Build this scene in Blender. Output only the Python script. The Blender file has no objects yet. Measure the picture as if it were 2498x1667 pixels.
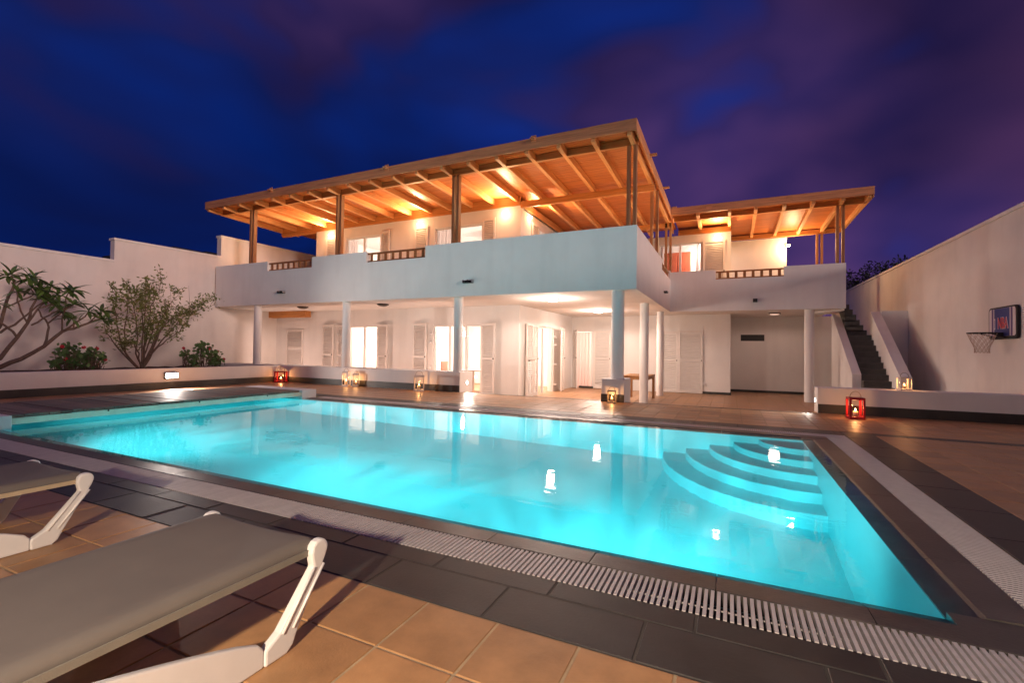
import bpy, math, random
from mathutils import Vector, Matrix
random.seed(7)
S = bpy.context.scene
COL = S.collection
rad = math.radians

# ------------------------------------------------------------------ camera
FPX, CXP, CYP, CH = 1134.8, 1249.0, 833.5, 1.0725
YAW, PIT, ROL = -.43935, .018513, .01406
_f = Vector((math.sin(YAW)*math.cos(PIT), math.cos(YAW)*math.cos(PIT), math.sin(PIT)))
_r = Vector((math.cos(YAW), -math.sin(YAW), 0))
_u = _r.cross(_f)
CR = _r*math.cos(ROL)+_u*math.sin(ROL)
CU = -_r*math.sin(ROL)+_u*math.cos(ROL)
CF = _f
CP = Vector((0, 0, CH))
cd = bpy.data.cameras.new('camera')
cd.sensor_width = 36
cd.lens = 36*FPX/2498
cd.clip_start = .05
cd.clip_end = 2000
cam = bpy.data.objects.new('camera', cd)
COL.objects.link(cam)
m = Matrix((CR, CU, -CF)).transposed().to_4x4()
m.translation = CP
cam.matrix_world = m
S.camera = cam

# ------------------------------------------------------------------ world: night sky with drifting cloud
W = bpy.data.worlds.new('World')
S.world = W
W.use_nodes = True
nt = W.node_tree
nt.nodes.clear()
def N(t, typ, **kw):
    n = t.nodes.new(typ)
    for k, v in kw.items():
        setattr(n, k, v)
    return n
def ramp(t, fac, stops, interp='LINEAR'):
    r = N(t, 'ShaderNodeValToRGB')
    r.color_ramp.interpolation = interp
    e = r.color_ramp.elements
    while len(e) < len(stops):
        e.new(.5)
    for i, (p, c) in enumerate(stops):
        e[i].position = p
        e[i].color = (*c, 1)
    t.links.new(fac, r.inputs[0])
    return r.outputs[0]
tc = N(nt, 'ShaderNodeTexCoord')
mp = N(nt, 'ShaderNodeMapping')
mp.inputs['Location'].default_value = (.62, .31, .2)
mp.inputs['Rotation'].default_value = (.3, .35, .75)
mp.inputs['Scale'].default_value = (1.05, .72, 1.7)
nt.links.new(tc.outputs['Generated'], mp.inputs[0])
nz = N(nt, 'ShaderNodeTexNoise')
nz.inputs['Scale'].default_value = 2.1
nz.inputs['Detail'].default_value = 3.2
nz.inputs['Roughness'].default_value = .46
nz.inputs['Distortion'].default_value = .35
nt.links.new(mp.outputs[0], nz.inputs['Vector'])
sp = N(nt, 'ShaderNodeSeparateXYZ')
nt.links.new(tc.outputs['Generated'], sp.inputs[0])
glow = N(nt, 'ShaderNodeMath', operation='MULTIPLY_ADD')   # town glow reddens the cloud towards +x
nt.links.new(sp.outputs[0], glow.inputs[0])
glow.inputs[1].default_value = .27
nt.links.new(nz.outputs[0], glow.inputs[2])
sky = ramp(nt, glow.outputs[0], [(.15, (.003, .009, .075)), (.23, (.0035, .020, .18)), (.325, (.006, .0145, .115)), (.41, (.020, .0125, .068)), (.515, (.042, .0195, .080)), (.68, (.080, .030, .102))])
east = N(nt, 'ShaderNodeMapRange')
east.inputs[1].default_value = -.95
east.inputs[2].default_value = .55
east.inputs[3].default_value = .75
east.inputs[4].default_value = 1.15
nt.links.new(sp.outputs[0], east.inputs[0])
nz2 = N(nt, 'ShaderNodeTexNoise')
nz2.inputs['Scale'].default_value = 1.6
nz2.inputs['Detail'].default_value = 2
nt.links.new(mp.outputs[0], nz2.inputs['Vector'])
mr = N(nt, 'ShaderNodeMapRange')
mr.inputs[1].default_value = .35
mr.inputs[2].default_value = .68
mr.inputs[3].default_value = .62
mr.inputs[4].default_value = 1.5
nt.links.new(nz2.outputs[0], mr.inputs[0])
mu = N(nt, 'ShaderNodeMath', operation='MULTIPLY')
nt.links.new(east.outputs[0], mu.inputs[0])
nt.links.new(mr.outputs[0], mu.inputs[1])
bg = N(nt, 'ShaderNodeBackground')
nt.links.new(sky, bg.inputs[0])
nt.links.new(mu.outputs[0], bg.inputs[1])
wo = N(nt, 'ShaderNodeOutputWorld')
nt.links.new(bg.outputs[0], wo.inputs[0])

# ------------------------------------------------------------------ one weak low sun (afterglow and town light behind the camera)
sd = bpy.data.lights.new('sun', 'SUN')
sd.energy = 1.25
sd.angle = rad(9)
sd.color = (1, .72, .62)
so = bpy.data.objects.new('sun', sd)
COL.objects.link(so)
_e = rad(7)
so.rotation_euler = Vector((-.925*math.cos(_e), .37*math.cos(_e), -math.sin(_e))).to_track_quat('-Z', 'Y').to_euler()
so.location = (20, -20, 8)

S.render.engine = 'CYCLES'
S.view_settings.view_transform = 'Standard'
S.view_settings.look = 'None'
S.view_settings.exposure = .2
S.view_settings.gamma = 1
S.cycles.use_denoising = True
S.cycles.max_bounces = 9
S.cycles.diffuse_bounces = 4
S.cycles.glossy_bounces = 4
S.cycles.transmission_bounces = 6
S.cycles.transparent_max_bounces = 12
S.cycles.sample_clamp_indirect = 4
S.cycles.sample_clamp_direct = 0
S.cycles.caustics_reflective = False
S.cycles.caustics_refractive = True
S.cycles.blur_glossy = .4

# ------------------------------------------------------------------ pixel helpers (photograph pixels -> points)
def ray(x, y):
    return CF + CR*((x-CXP)/FPX) - CU*((y-CYP)/FPX)
def onx(x, y, X):
    d = ray(x, y)
    return CP + d*(X/d.x)

# ------------------------------------------------------------------ materials
MATS = {}
def mat(name, col, rough=.6, var=.0, vscale=3., bump=0., bscale=40., metal=0., objvar=0., spec=.5, stain=0., detail=6):
    if name in MATS:
        return MATS[name]
    M = bpy.data.materials.new(name)
    M.use_nodes = True
    t = M.node_tree
    b = t.nodes['Principled BSDF']
    b.inputs['Roughness'].default_value = rough
    b.inputs['Metallic'].default_value = metal
    b.inputs['Specular IOR Level'].default_value = spec
    c = N(t, 'ShaderNodeTexCoord')
    out = None
    if var or objvar:
        n = N(t, 'ShaderNodeTexNoise')
        n.inputs['Scale'].default_value = vscale
        n.inputs['Detail'].default_value = detail
        n.inputs['Roughness'].default_value = .6
        g = N(t, 'ShaderNodeNewGeometry')
        t.links.new(g.outputs['Position'], n.inputs['Vector'])
        mrr = N(t, 'ShaderNodeMapRange')
        mrr.inputs[1].default_value = .3
        mrr.inputs[2].default_value = .7
        mrr.inputs[3].default_value = 1-var
        mrr.inputs[4].default_value = 1+var
        t.links.new(n.outputs[0], mrr.inputs[0])
        val = mrr.outputs[0]
        if objvar:
            oi = N(t, 'ShaderNodeObjectInfo')
            m2 = N(t, 'ShaderNodeMapRange')
            m2.inputs[3].default_value = 1-objvar
            m2.inputs[4].default_value = 1+objvar
            t.links.new(oi.outputs['Random'], m2.inputs[0])
            mm = N(t, 'ShaderNodeMath', operation='MULTIPLY')
            t.links.new(val, mm.inputs[0])
            t.links.new(m2.outputs[0], mm.inputs[1])
            val = mm.outputs[0]
        vm = N(t, 'ShaderNodeVectorMath', operation='SCALE')
        vm.inputs[0].default_value = col
        t.links.new(val, vm.inputs['Scale'])
        t.links.new(vm.outputs[0], b.inputs['Base Color'])
        if stain:
            n3 = N(t, 'ShaderNodeTexNoise')
            n3.inputs['Scale'].default_value = 1.
            mp3 = N(t, 'ShaderNodeMapping')
            mp3.inputs['Scale'].default_value = (2.2, 2.2, .3)
            t.links.new(g.outputs['Position'], mp3.inputs[0])
            t.links.new(mp3.outputs[0], n3.inputs['Vector'])
            n3.inputs['Detail'].default_value = 7
            m3 = N(t, 'ShaderNodeMapRange')
            m3.inputs[1].default_value = .5
            m3.inputs[2].default_value = .8
            m3.inputs[3].default_value = 1
            m3.inputs[4].default_value = 1-stain
            t.links.new(n3.outputs[0], m3.inputs[0])
            mm3 = N(t, 'ShaderNodeMath', operation='MULTIPLY')
            t.links.new(val, mm3.inputs[0])
            t.links.new(m3.outputs[0], mm3.inputs[1])
            t.links.new(mm3.outputs[0], vm.inputs['Scale'])
        rr = N(t, 'ShaderNodeMapRange')
        rr.inputs[3].default_value = max(.05, rough-.1)
        rr.inputs[4].default_value = min(1, rough+.1)
        t.links.new(n.outputs[0], rr.inputs[0])
        t.links.new(rr.outputs[0], b.inputs['Roughness'])
    else:
        b.inputs['Base Color'].default_value = (*col, 1)
    if bump:
        n2 = N(t, 'ShaderNodeTexNoise')
        n2.inputs['Scale'].default_value = bscale
        n2.inputs['Detail'].default_value = 5
        g2 = N(t, 'ShaderNodeNewGeometry')
        t.links.new(g2.outputs['Position'], n2.inputs['Vector'])
        bp = N(t, 'ShaderNodeBump')
        bp.inputs['Strength'].default_value = bump
        bp.inputs['Distance'].default_value = .01
        t.links.new(n2.outputs[0], bp.inputs['Height'])
        t.links.new(bp.outputs[0], b.inputs['Normal'])
    MATS[name] = M
    return M

def wood(name, c1, c2, axis, rough=.55, scale=1., objvar=.12):
    """grain stretched along axis 0/1/2 of world position"""
    if name in MATS:
        return MATS[name]
    M = bpy.data.materials.new(name)
    M.use_nodes = True
    t = M.node_tree
    b = t.nodes['Principled BSDF']
    b.inputs['Roughness'].default_value = rough
    g = N(t, 'ShaderNodeNewGeometry')
    oi = N(t, 'ShaderNodeObjectInfo')
    ad = N(t, 'ShaderNodeVectorMath', operation='ADD')
    t.links.new(g.outputs['Position'], ad.inputs[0])
    sc = N(t, 'ShaderNodeVectorMath', operation='SCALE')
    sc.inputs[0].default_value = (31, 17, 23)
    t.links.new(oi.outputs['Random'], sc.inputs['Scale'])
    t.links.new(sc.outputs[0], ad.inputs[1])
    mpp = N(t, 'ShaderNodeMapping')
    s = [28*scale]*3
    s[axis] = 1.4*scale
    mpp.inputs['Scale'].default_value = s
    t.links.new(ad.outputs[0], mpp.inputs[0])
    n = N(t, 'ShaderNodeTexNoise')
    n.inputs['Scale'].default_value = 1
    n.inputs['Detail'].default_value = 6
    n.inputs['Roughness'].default_value = .65
    t.links.new(mpp.outputs[0], n.inputs['Vector'])
    col = ramp(t, n.outputs[0], [(.28, c2), (.52, c1), (.75, tuple(min(1, x*1.25) for x in c1))])
    m2 = N(t, 'ShaderNodeMapRange')
    m2.inputs[3].default_value = 1-objvar
    m2.inputs[4].default_value = 1+objvar
    t.links.new(oi.outputs['Random'], m2.inputs[0])
    vm = N(t, 'ShaderNodeVectorMath', operation='SCALE')
    t.links.new(col, vm.inputs[0])
    t.links.new(m2.outputs[0], vm.inputs['Scale'])
    t.links.new(vm.outputs[0], b.inputs['Base Color'])
    bp = N(t, 'ShaderNodeBump')
    bp.inputs['Strength'].default_value = .25
    bp.inputs['Distance'].default_value = .004
    t.links.new(n.outputs[0], bp.inputs['Height'])
    t.links.new(bp.outputs[0], b.inputs['Normal'])
    MATS[name] = M
    return M

def emit(name, col, strength):
    if name in MATS:
        return MATS[name]
    M = bpy.data.materials.new(name)
    M.use_nodes = True
    b = M.node_tree.nodes['Principled BSDF']
    b.inputs['Base Color'].default_value = (.8, .8, .8, 1)
    b.inputs['Emission Color'].default_value = (*col, 1)
    b.inputs['Emission Strength'].default_value = strength
    MATS[name] = M
    return M

def clear_glass(name, tint=(1, 1, 1), refl=.06):
    if name in MATS:
        return MATS[name]
    M = bpy.data.materials.new(name)
    M.use_nodes = True
    t = M.node_tree
    t.nodes.clear()
    tr = N(t, 'ShaderNodeBsdfTransparent')
    tr.inputs[0].default_value = (*tint, 1)
    gl = N(t, 'ShaderNodeBsdfGlossy')
    gl.inputs['Roughness'].default_value = .03
    fr = N(t, 'ShaderNodeFresnel')
    fr.inputs[0].default_value = 1.35
    mx = N(t, 'ShaderNodeMixShader')
    t.links.new(fr.outputs[0], mx.inputs[0])
    t.links.new(tr.outputs[0], mx.inputs[1])
    t.links.new(gl.outputs[0], mx.inputs[2])
    o = N(t, 'ShaderNodeOutputMaterial')
    t.links.new(mx.outputs[0], o.inputs[0])
    MATS[name] = M
    return M

PLASTER = mat('white_plaster', (.78, .755, .73), .85, .05, .9, .12, 60, stain=.1)
PLASTER_OLD = mat('weathered_plaster', (.76, .72, .68), .9, .06, 1.1, .18, 50, stain=.10)
TILE = mat('terracotta_tile', (.42, .228, .10), .42, .2, 6, .1, 90, objvar=.16)
TILE_FAR = mat('terracotta_tile_weathered', (.39, .21, .105), .38, .2, 2.5, .06, 60, objvar=.1)
GROUT = mat('cement_grout', (.44, .33, .20), .95, .2, 9, .3, 120)
STONE = mat('dark_stone', (.037, .033, .030), .5, .38, 3.2, .12, 70, objvar=.2)
COPING = mat('worn_coping_stone', (.07, .062, .056), .42, .45, 2.4, .2, 60, objvar=.12)
STONE_GROUT = mat('dark_grout', (.07, .062, .054), .95, .2, 9)
GUTTER = mat('gutter_channel', (.02, .025, .04), .7)
SLAT = mat('grating_plastic', (.56, .53, .52), .5, .08, 14, objvar=.05)
POOLPAINT = mat('pool_lining', (.40, .65, .67), .55, .05, 1.2)
PINE_X = wood('pine_along_x', (.57, .235, .066), (.37, .13, .03), 0)
PINE_Y = wood('pine_along_y', (.70, .34, .125), (.48, .20, .06), 1)
LINING = wood('pine_lining', (.52, .17, .044), (.32, .088, .02), 0, .5, .8)
FASCIA = wood('weathered_fascia', (.68, .32, .14), (.44, .18, .07), 0)
FASCIA_Y = wood('weathered_fascia_side', (.68, .32, .14), (.44, .18, .07), 1)
POSTW = wood('stained_post', (.36, .17, .068), (.20, .085, .034), 2)
RAILW = wood('stained_rail', (.32, .145, .05), (.19, .08, .028), 0)
TEAK = wood('teak_table', (.36, .17, .06), (.24, .10, .03), 1)
DECKW = wood('weathered_decking', (.13, .088, .066), (.062, .04, .03), 0, .6, .8, .3)
PAINT = mat('white_shutter_paint', (.76, .71, .67), .45, .04, 8)
ALU = mat('white_aluminium', (.78, .77, .75), .35)
GLASS = clear_glass('window_glass')
BLACK = mat('black_metal', (.02, .02, .02), .5)
STEEL = mat('brushed_steel', (.5, .5, .5), .3, metal=1)
SOIL = mat('dark_soil', (.07, .045, .032), .95, .35, 9, .6, 40)
BARK = mat('grey_bark', (.15, .10, .075), .85, .3, 14, .4, 60)
LEAF_P = mat('plumeria_leaf', (.105, .175, .045), .45, .2, 6, objvar=.35)
LEAF_B = mat('shrub_leaf', (.16, .19, .05), .5, .35, 4)
LEAF_G = mat('geranium_leaf', (.085, .17, .045), .55, .3, 9)
LEAF_D = mat('dark_tree_leaf', (.03, .045, .016), .6, .3, 4)
PETAL = mat('red_petal', (.55, .03, .05), .6)
STEPST = mat('stair_stone', (.075, .070, .064), .6, .3, 5, .15, 60, objvar=.12)
WHITEPL = mat('white_resin', (.74, .73, .72), .32, .03, 10)
FABRIC = mat('taupe_sling_fabric', (.15, .132, .118), .75, .06, 6, .15, 500)
HEM_LIT = mat('hem_as_lit', (.46, .37, .25), .8, .08, 20, .2, 300)  # brighter hem copy: the light falling on it is put into the colour
REDMET = mat('red_lacquer', (.42, .012, .02), .3)
WHITEMET = mat('white_lacquer', (.72, .66, .6), .4)
RAWMET = mat('aged_brass', (.35, .27, .18), .45, metal=.5)
CANDLE = mat('candle_wax', (.85, .65, .42), .5)
def sheer(name, col):
    M = bpy.data.materials.new(name)
    M.use_nodes = True
    t = M.node_tree
    t.nodes.clear()
    a = N(t, 'ShaderNodeBsdfDiffuse')
    b = N(t, 'ShaderNodeBsdfTranslucent')
    n = N(t, 'ShaderNodeTexNoise')
    n.inputs['Scale'].default_value = 6
    c = ramp(t, n.outputs[0], [(.3, tuple(x*.9 for x in col)), (.7, col)])
    t.links.new(c, a.inputs[0])
    t.links.new(c, b.inputs[0])
    mx = N(t, 'ShaderNodeMixShader')
    mx.inputs[0].default_value = .6
    t.links.new(a.outputs[0], mx.inputs[1])
    t.links.new(b.outputs[0], mx.inputs[2])
    o = N(t, 'ShaderNodeOutputMaterial')
    t.links.new(mx.outputs[0], o.inputs[0])
    return M
CURTAIN = sheer('sheer_curtain', (.8, .73, .71))
CURTAIN_P = sheer('pink_curtain', (.82, .66, .64))
ROOMW = mat('room_wall', (.8, .77, .75), .9)
CABINET = mat('grey_cabinet', (.42, .36, .33), .6)
REDDOOR = wood('red_wood_door', (.42, .10, .05), (.30, .06, .03), 2)
GREY_ROOF = mat('dark_neighbour_roof', (.02, .018, .02), .9)
GROUND = mat('dry_earth', (.10, .075, .055), .95, .3, .6)
RUBBER = mat('black_rubber', (.015, .015, .015), .6)
NETM = mat('net_cord', (.55, .42, .33), .9)
BOARDW = mat('backboard_white', (.72, .66, .68), .35)
BOARDB = mat('backboard_blue', (.03, .045, .22), .35)
BOARDP = mat('backboard_violet', (.10, .05, .20), .35)
REDTXT = mat('print_red', (.62, .10, .12), .5)
VENT = mat('vent_black', (.018, .017, .017), .6)

# ------------------------------------------------------------------ mesh helpers
class MB:
    def __init__(s):
        s.v, s.f, s.sm = [], [], []
    def quad(s, a, b, c, d):
        n = len(s.v)
        s.v += [a, b, c, d]
        s.f.append((n, n+1, n+2, n+3))
        s.sm.append(False)
        return s
    def box(s, x0, x1, y0, y1, z0, z1):
        n = len(s.v)
        s.v += [(x0, y0, z0), (x1, y0, z0), (x1, y1, z0), (x0, y1, z0), (x0, y0, z1), (x1, y0, z1), (x1, y1, z1), (x0, y1, z1)]
        for q in ((0, 3, 2, 1), (4, 5, 6, 7), (0, 1, 5, 4), (1, 2, 6, 5), (2, 3, 7, 6), (3, 0, 4, 7)):
            s.f.append(tuple(n+i for i in q))
            s.sm.append(False)
        return s
    def hexa(s, p):
        """8 points: bottom loop ccw then top loop"""
        n = len(s.v)
        s.v += [tuple(q) for q in p]
        for q in ((0, 3, 2, 1), (4, 5, 6, 7), (0, 1, 5, 4), (1, 2, 6, 5), (2, 3, 7, 6), (3, 0, 4, 7)):
            s.f.append(tuple(n+i for i in q))
            s.sm.append(False)
        return s
    def prism(s, poly, d):
        """poly: 3d points (planar), extruded by vector d"""
        n = len(s.v)
        k = len(poly)
        s.v += [tuple(p) for p in poly] + [tuple(Vector(p)+Vector(d)) for p in poly]
        s.f.append(tuple(n+i for i in range(k))[::-1])
        s.f.append(tuple(n+k+i for i in range(k)))
        s.sm += [False, False]
        for i in range(k):
            j = (i+1) % k
            s.f.append((n+i, n+j, n+k+j, n+k+i))
            s.sm.append(False)
        return s
    def tube(s, pts, rs, seg=8, caps=True):
        pts = [Vector(p) for p in pts]
        if not isinstance(rs, (list, tuple)):
            rs = [rs]*len(pts)
        n0 = len(s.v)
        prev = None
        for i, p in enumerate(pts):
            a = pts[max(0, i-1)]
            b = pts[min(len(pts)-1, i+1)]
            t = (b-a).normalized()
            if prev is None:
                ref = Vector((0, 0, 1)) if abs(t.z) < .9 else Vector((1, 0, 0))
                u = t.cross(ref).normalized()
            else:
                u = (prev - t*prev.dot(t)).normalized()
            prev = u
            w = t.cross(u)
            for k in range(seg):
                an = 2*math.pi*k/seg
                s.v.append(tuple(p+(u*math.cos(an)+w*math.sin(an))*rs[i]))
        for i in range(len(pts)-1):
            for k in range(seg):
                a = n0+i*seg+k
                b = n0+i*seg+(k+1) % seg
                s.f.append((a, b, b+seg, a+seg))
                s.sm.append(True)
        if caps:
            s.f.append(tuple(n0+k for k in range(seg))[::-1])
            e = n0+(len(pts)-1)*seg
            s.f.append(tuple(e+k for k in range(seg)))
            s.sm += [False, False]
        return s
    def lathe(s, prof, seg=24, c=(0, 0, 0)):
        n0 = len(s.v)
        for r, z in prof:
            for k in range(seg):
                a = 2*math.pi*k/seg
                s.v.append((c[0]+r*math.cos(a), c[1]+r*math.sin(a), c[2]+z))
        for i in range(len(prof)-1):
            for k in range(seg):
                a = n0+i*seg+k
                b = n0+i*seg+(k+1) % seg
                s.f.append((a, b, b+seg, a+seg))
                s.sm.append(True)
        return s
    def mesh(s, name, M):
        me = bpy.data.meshes.new(name)
        me.from_pydata([tuple(v) for v in s.v], [], s.f)
        me.polygons.foreach_set('use_smooth', s.sm)
        if M:
            me.materials.append(M)
        me.update()
        return me
    def obj(s, name, M, parent=None, bevel=0., loc=None):
        o = bpy.data.objects.new(name, s.mesh(name, M))
        COL.objects.link(o)
        if parent is not None:
            o.parent = parent
            if loc is None:
                o.location = -Vector(parent_world(parent))
        if loc is not None:
            o.location = loc
        if bevel:
            b = o.modifiers.new('bevel', 'BEVEL')
            b.width = bevel
            b.segments = 2
            b.limit_method = 'ANGLE'
            b.angle_limit = rad(40)
        return o
def parent_world(p):
    """location of a parent chain of unrotated objects"""
    v = Vector(p.location)
    while p.parent is not None:
        p = p.parent
        v += Vector(p.location)
    return v
def inst(name, me, parent, loc):
    """object sharing mesh data, world location loc, under an unrotated parent"""
    o = bpy.data.objects.new(name, me)
    COL.objects.link(o)
    o.parent = parent
    o.location = Vector(loc)-parent_world(parent)
    return o
def thing(name, label, cat, loc=(0, 0, 0), group=None):
    o = bpy.data.objects.new(name, None)
    COL.objects.link(o)
    o.location = loc
    o.empty_display_size = .1
    return tag(o, label, cat, group)
def tag(o, label, cat, group=None, kind=None):
    o['label'] = label
    o['category'] = cat
    if group:
        o['group'] = group
    if kind:
        o['kind'] = kind
    return o
def struct(o):
    o['kind'] = 'structure'
    return o
def stuff(o):
    o['kind'] = 'stuff'
    return o
def light(name, parent, loc, energy, col, size=.05, typ='POINT', direc=None, spot=None, blend=.6, spread=None):
    d = bpy.data.lights.new(name, typ)
    d.energy = energy
    d.color = col
    if typ == 'AREA':
        d.shape = 'DISK'
        d.size = size
        if spread:
            d.spread = rad(spread)
    else:
        d.shadow_soft_size = size
    if typ == 'SPOT':
        d.spot_size = rad(spot)
        d.spot_blend = blend
    o = bpy.data.objects.new(name, d)
    COL.objects.link(o)
    o.parent = parent
    o.location = Vector(loc)-(parent_world(parent) if parent else Vector())
    if direc:
        o.rotation_euler = Vector(direc).to_track_quat('-Z', 'Y').to_euler()
    return o

def wallgrid(axis, plane, thick, u0, u1, z0, z1, openings=(), mb=None):
    """wall with openings. axis 'y': faces -y at y=plane, body goes to plane+thick, u is x.
       axis 'x': face at x=plane, body goes to plane-thick when thick>0, u is y"""
    mb = mb or MB()
    us = sorted({u0, u1} | {min(max(a, u0), u1) for o in openings for a in o[:2]})
    zs = sorted({z0, z1} | {min(max(a, z0), z1) for o in openings for a in o[2:]})
    def solid(i, j):
        if i < 0 or j < 0 or i >= len(us)-1 or j >= len(zs)-1:
            return False
        cu, cz = (us[i]+us[i+1])/2, (zs[j]+zs[j+1])/2
        return not any(o[0] < cu < o[1] and o[2] < cz < o[3] for o in openings)
    if axis == 'y':
        P = lambda u, d, z: (u, plane+d*thick, z)
    else:
        P = lambda u, d, z: (plane-d*thick, u, z)
    for i in range(len(us)-1):
        for j in range(len(zs)-1):
            if not solid(i, j):
                continue
            a, b, c, d = us[i], us[i+1], zs[j], zs[j+1]
            mb.quad(P(a, 0, c), P(b, 0, c), P(b, 0, d), P(a, 0, d))
            mb.quad(P(b, 1, c), P(a, 1, c), P(a, 1, d), P(b, 1, d))
            if not solid(i-1, j):
                mb.quad(P(a, 1, c), P(a, 0, c), P(a, 0, d), P(a, 1, d))
            if not solid(i+1, j):
                mb.quad(P(b, 0, c), P(b, 1, c), P(b, 1, d), P(b, 0, d))
            if not solid(i, j-1):
                mb.quad(P(a, 0, c), P(a, 1, c), P(b, 1, c), P(b, 0, c))
            if not solid(i, j+1):
                mb.quad(P(a, 0, d), P(b, 0, d), P(b, 1, d), P(a, 1, d))
    return mb

# ================================================================== SETTING
TZ = -.35            # terrace floor level (the pool deck is z = 0)
PX0, PX1, PY0, PY1, PD = -9.6, .84, 2.565, 6.96, 1.45
SN0, SN1 = 2.076, 2.314      # near grating
SF0, SF1 = 7.26, 7.50        # far grating
SR0, SR1 = 1.142, 1.376      # right grating
BN, BF, BR = 1.66, 7.86, 1.75  # outer edges of the dark border
LX, RX = -15.9, 4.5          # inner faces of the boundary walls
STEPY = 10.05                # edge of the deck above the terrace

g = MB()
for x0, x1, y0, y1 in ((-900, -11, -900, 900), (3, 900, -900, 900), (-11, 3, -900, 1), (-11, 3, 9, 900)):
    g.quad((x0, y0, -.62), (x1, y0, -.62), (x1, y1, -.62), (x0, y1, -.62))
struct(g.obj('ground', GROUND))

# deck slab (grout level) in rectangles round the pool
d = MB()
d.box(-12.6, RX, -5, SN0-.002, -.2, -.0045)
d.box(-12.6, -10.14, SN0-.002, STEPY, -.2, -.0045)
d.box(-10.14, SR1+.002, SF1+.002, STEPY, -.2, -.0045)
d.box(SR1+.002, RX, SN0-.002, STEPY, -.2, -.0045)
deck = struct(d.obj('pool_deck', GROUT))
retain = struct(MB().box(-12.6, RX, STEPY-.004, STEPY-.0005, TZ-.1, -.21).obj('terrace_step', STONE))

tj = .011
def tile_mesh(w, h, M, name, top=0.):
    b = .0025
    mb = MB()
    x0, x1, y0, y1 = tj/2, w-tj/2, tj/2, h-tj/2
    n = len(mb.v)
    lo = [(x0, y0, -.02), (x1, y0, -.02), (x1, y1, -.02), (x0, y1, -.02)]
    mi = [(x, y, top-b) for x, y, _ in lo]
    hi = [(x0+b, y0+b, top), (x1-b, y0+b, top), (x1-b, y1-b, top), (x0+b, y1-b, top)]
    mb.v += lo+mi+hi
    for k in range(4):
        j = (k+1) % 4
        mb.f += [(k, j, 4+j, 4+k), (4+k, 4+j, 8+j, 8+k)]
    mb.f.append((8, 9, 10, 11))
    mb.sm = [False]*len(mb.f)
    return mb, name, M
T = .33
def grid(x0, x1, y0, y1, ox, oy):
    """tile cells clipped to the rectangle"""
    out = []
    i0, i1 = math.floor((x0-ox)/T), math.ceil((x1-ox)/T)
    j0, j1 = math.floor((y0-oy)/T), math.ceil((y1-oy)/T)
    for i in range(i0, i1):
        for j in range(j0, j1):
            a, b = max(x0, ox+i*T), min(x1, ox+(i+1)*T)
            c, e = max(y0, oy+j*T), min(y1, oy+(j+1)*T)
            if b-a > .03 and e-c > .03:
                out.append((a, b, c, e))
    return out
def visible(a, b, c, e):
    p = Vector(((a+b)/2, (c+e)/2, 0))-CP
    dz = p.dot(CF)
    if dz < .3:
        return 0
    px, py = CXP+FPX*p.dot(CR)/dz, CYP-FPX*p.dot(CU)/dz
    if -60 < px < 2560 and py < 1760:
        return 1/dz
    return 0
cells = []
OX, OY = -1.481, BN
cells += grid(-12.6, RX, -5, BN, OX, OY)
cells += grid(-12.6, -10.16, BN, STEPY-.12, OX, OY)
cells += grid(-10.16, 1.40, BF, STEPY-.12, OX, BF)
cells += grid(1.40, RX, BF+.02, STEPY+.3, OX, BF+.02)
cells += grid(BR, RX, BN, 7.68, BR, 7.68)
cells.sort(key=lambda c: -visible(*c))
tcache = {}
def tile_inst(c, M, parent, name, z=0.):
    k = (round(c[1]-c[0], 3), round(c[3]-c[2], 3), M.name)
    if k not in tcache:
        mb, _, _ = tile_mesh(c[1]-c[0], c[3]-c[2], M, name)
        tcache[k] = mb.mesh(name, M)
    o = bpy.data.objects.new(name, tcache[k])
    COL.objects.link(o)
    o.parent = parent
    o.location = (c[0], c[2], z+random.uniform(-.0006, .0006))
    o.rotation_euler = (random.uniform(-.0015, .0015), random.uniform(-.0015, .0015), 0)
    return o
rest = MB()
def add_cell(mb, c, z=0.):
    t, _, _ = tile_mesh(c[1]-c[0], c[3]-c[2], None, '')
    n = len(mb.v)
    mb.v += [(x+c[0], y+c[2], q+z) for x, y, q in t.v]
    mb.f += [tuple(n+i for i in f) for f in t.f]
    mb.sm += t.sm
for i, c in enumerate(cells):
    if i < 290 and visible(*c) > 0:
        tile_inst(c, TILE, deck, 'tile')
    else:
        add_cell(rest, c)
stuff(rest.obj('far_tiles', TILE_FAR, deck))

# dark border: stone tiles in rows
def row_x(x0, x1, y0, y1, L, off=0.):
    x = x0-off
    while x < x1:
        a, b = max(x0, x), min(x1, x+L)
        if b-a > .04:
            tile_inst((a, b, y0, y1), STONE, deck, 'border_stone')
        x += L
def row_y(x0, x1, y0, y1, L, off=0.):
    y = y0-off
    while y < y1:
        a, b = max(y0, y), min(y1, y+L)
        if b-a > .04:
            tile_inst((x0, x1, a, b), STONE, deck, 'border_stone')
        y += L
row_x(-12.6, RX, BN, 1.93, .60, .30)
row_x(-8.4, SR1, 1.93, SN0-.004, .60, .12)
row_y(SR1+.004, BR, 1.93, BF, .60)
row_x(-10.1, SR1, SF1+.004, BF, .60)
row_x(BR, RX, 7.68, BF+.02, .60)
row_x(-5.95, 1.40, STEPY-.12, STEPY, .60)
SG = MB()
for q in ((-12.6, RX, BN, SN0-.002), (SR1+.002, BR, 1.93, BF), (-10.1, SR1, SF1+.002, BF), (BR, RX, 7.68, BF+.02), (-5.95, 1.40, STEPY-.12, STEPY)):
    SG.quad((q[0], q[2], -.0035), (q[1], q[2], -.0035), (q[1], q[3], -.0035), (q[0], q[3], -.0035))
struct(SG.obj('border_bedding', STONE_GROUT))

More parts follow.
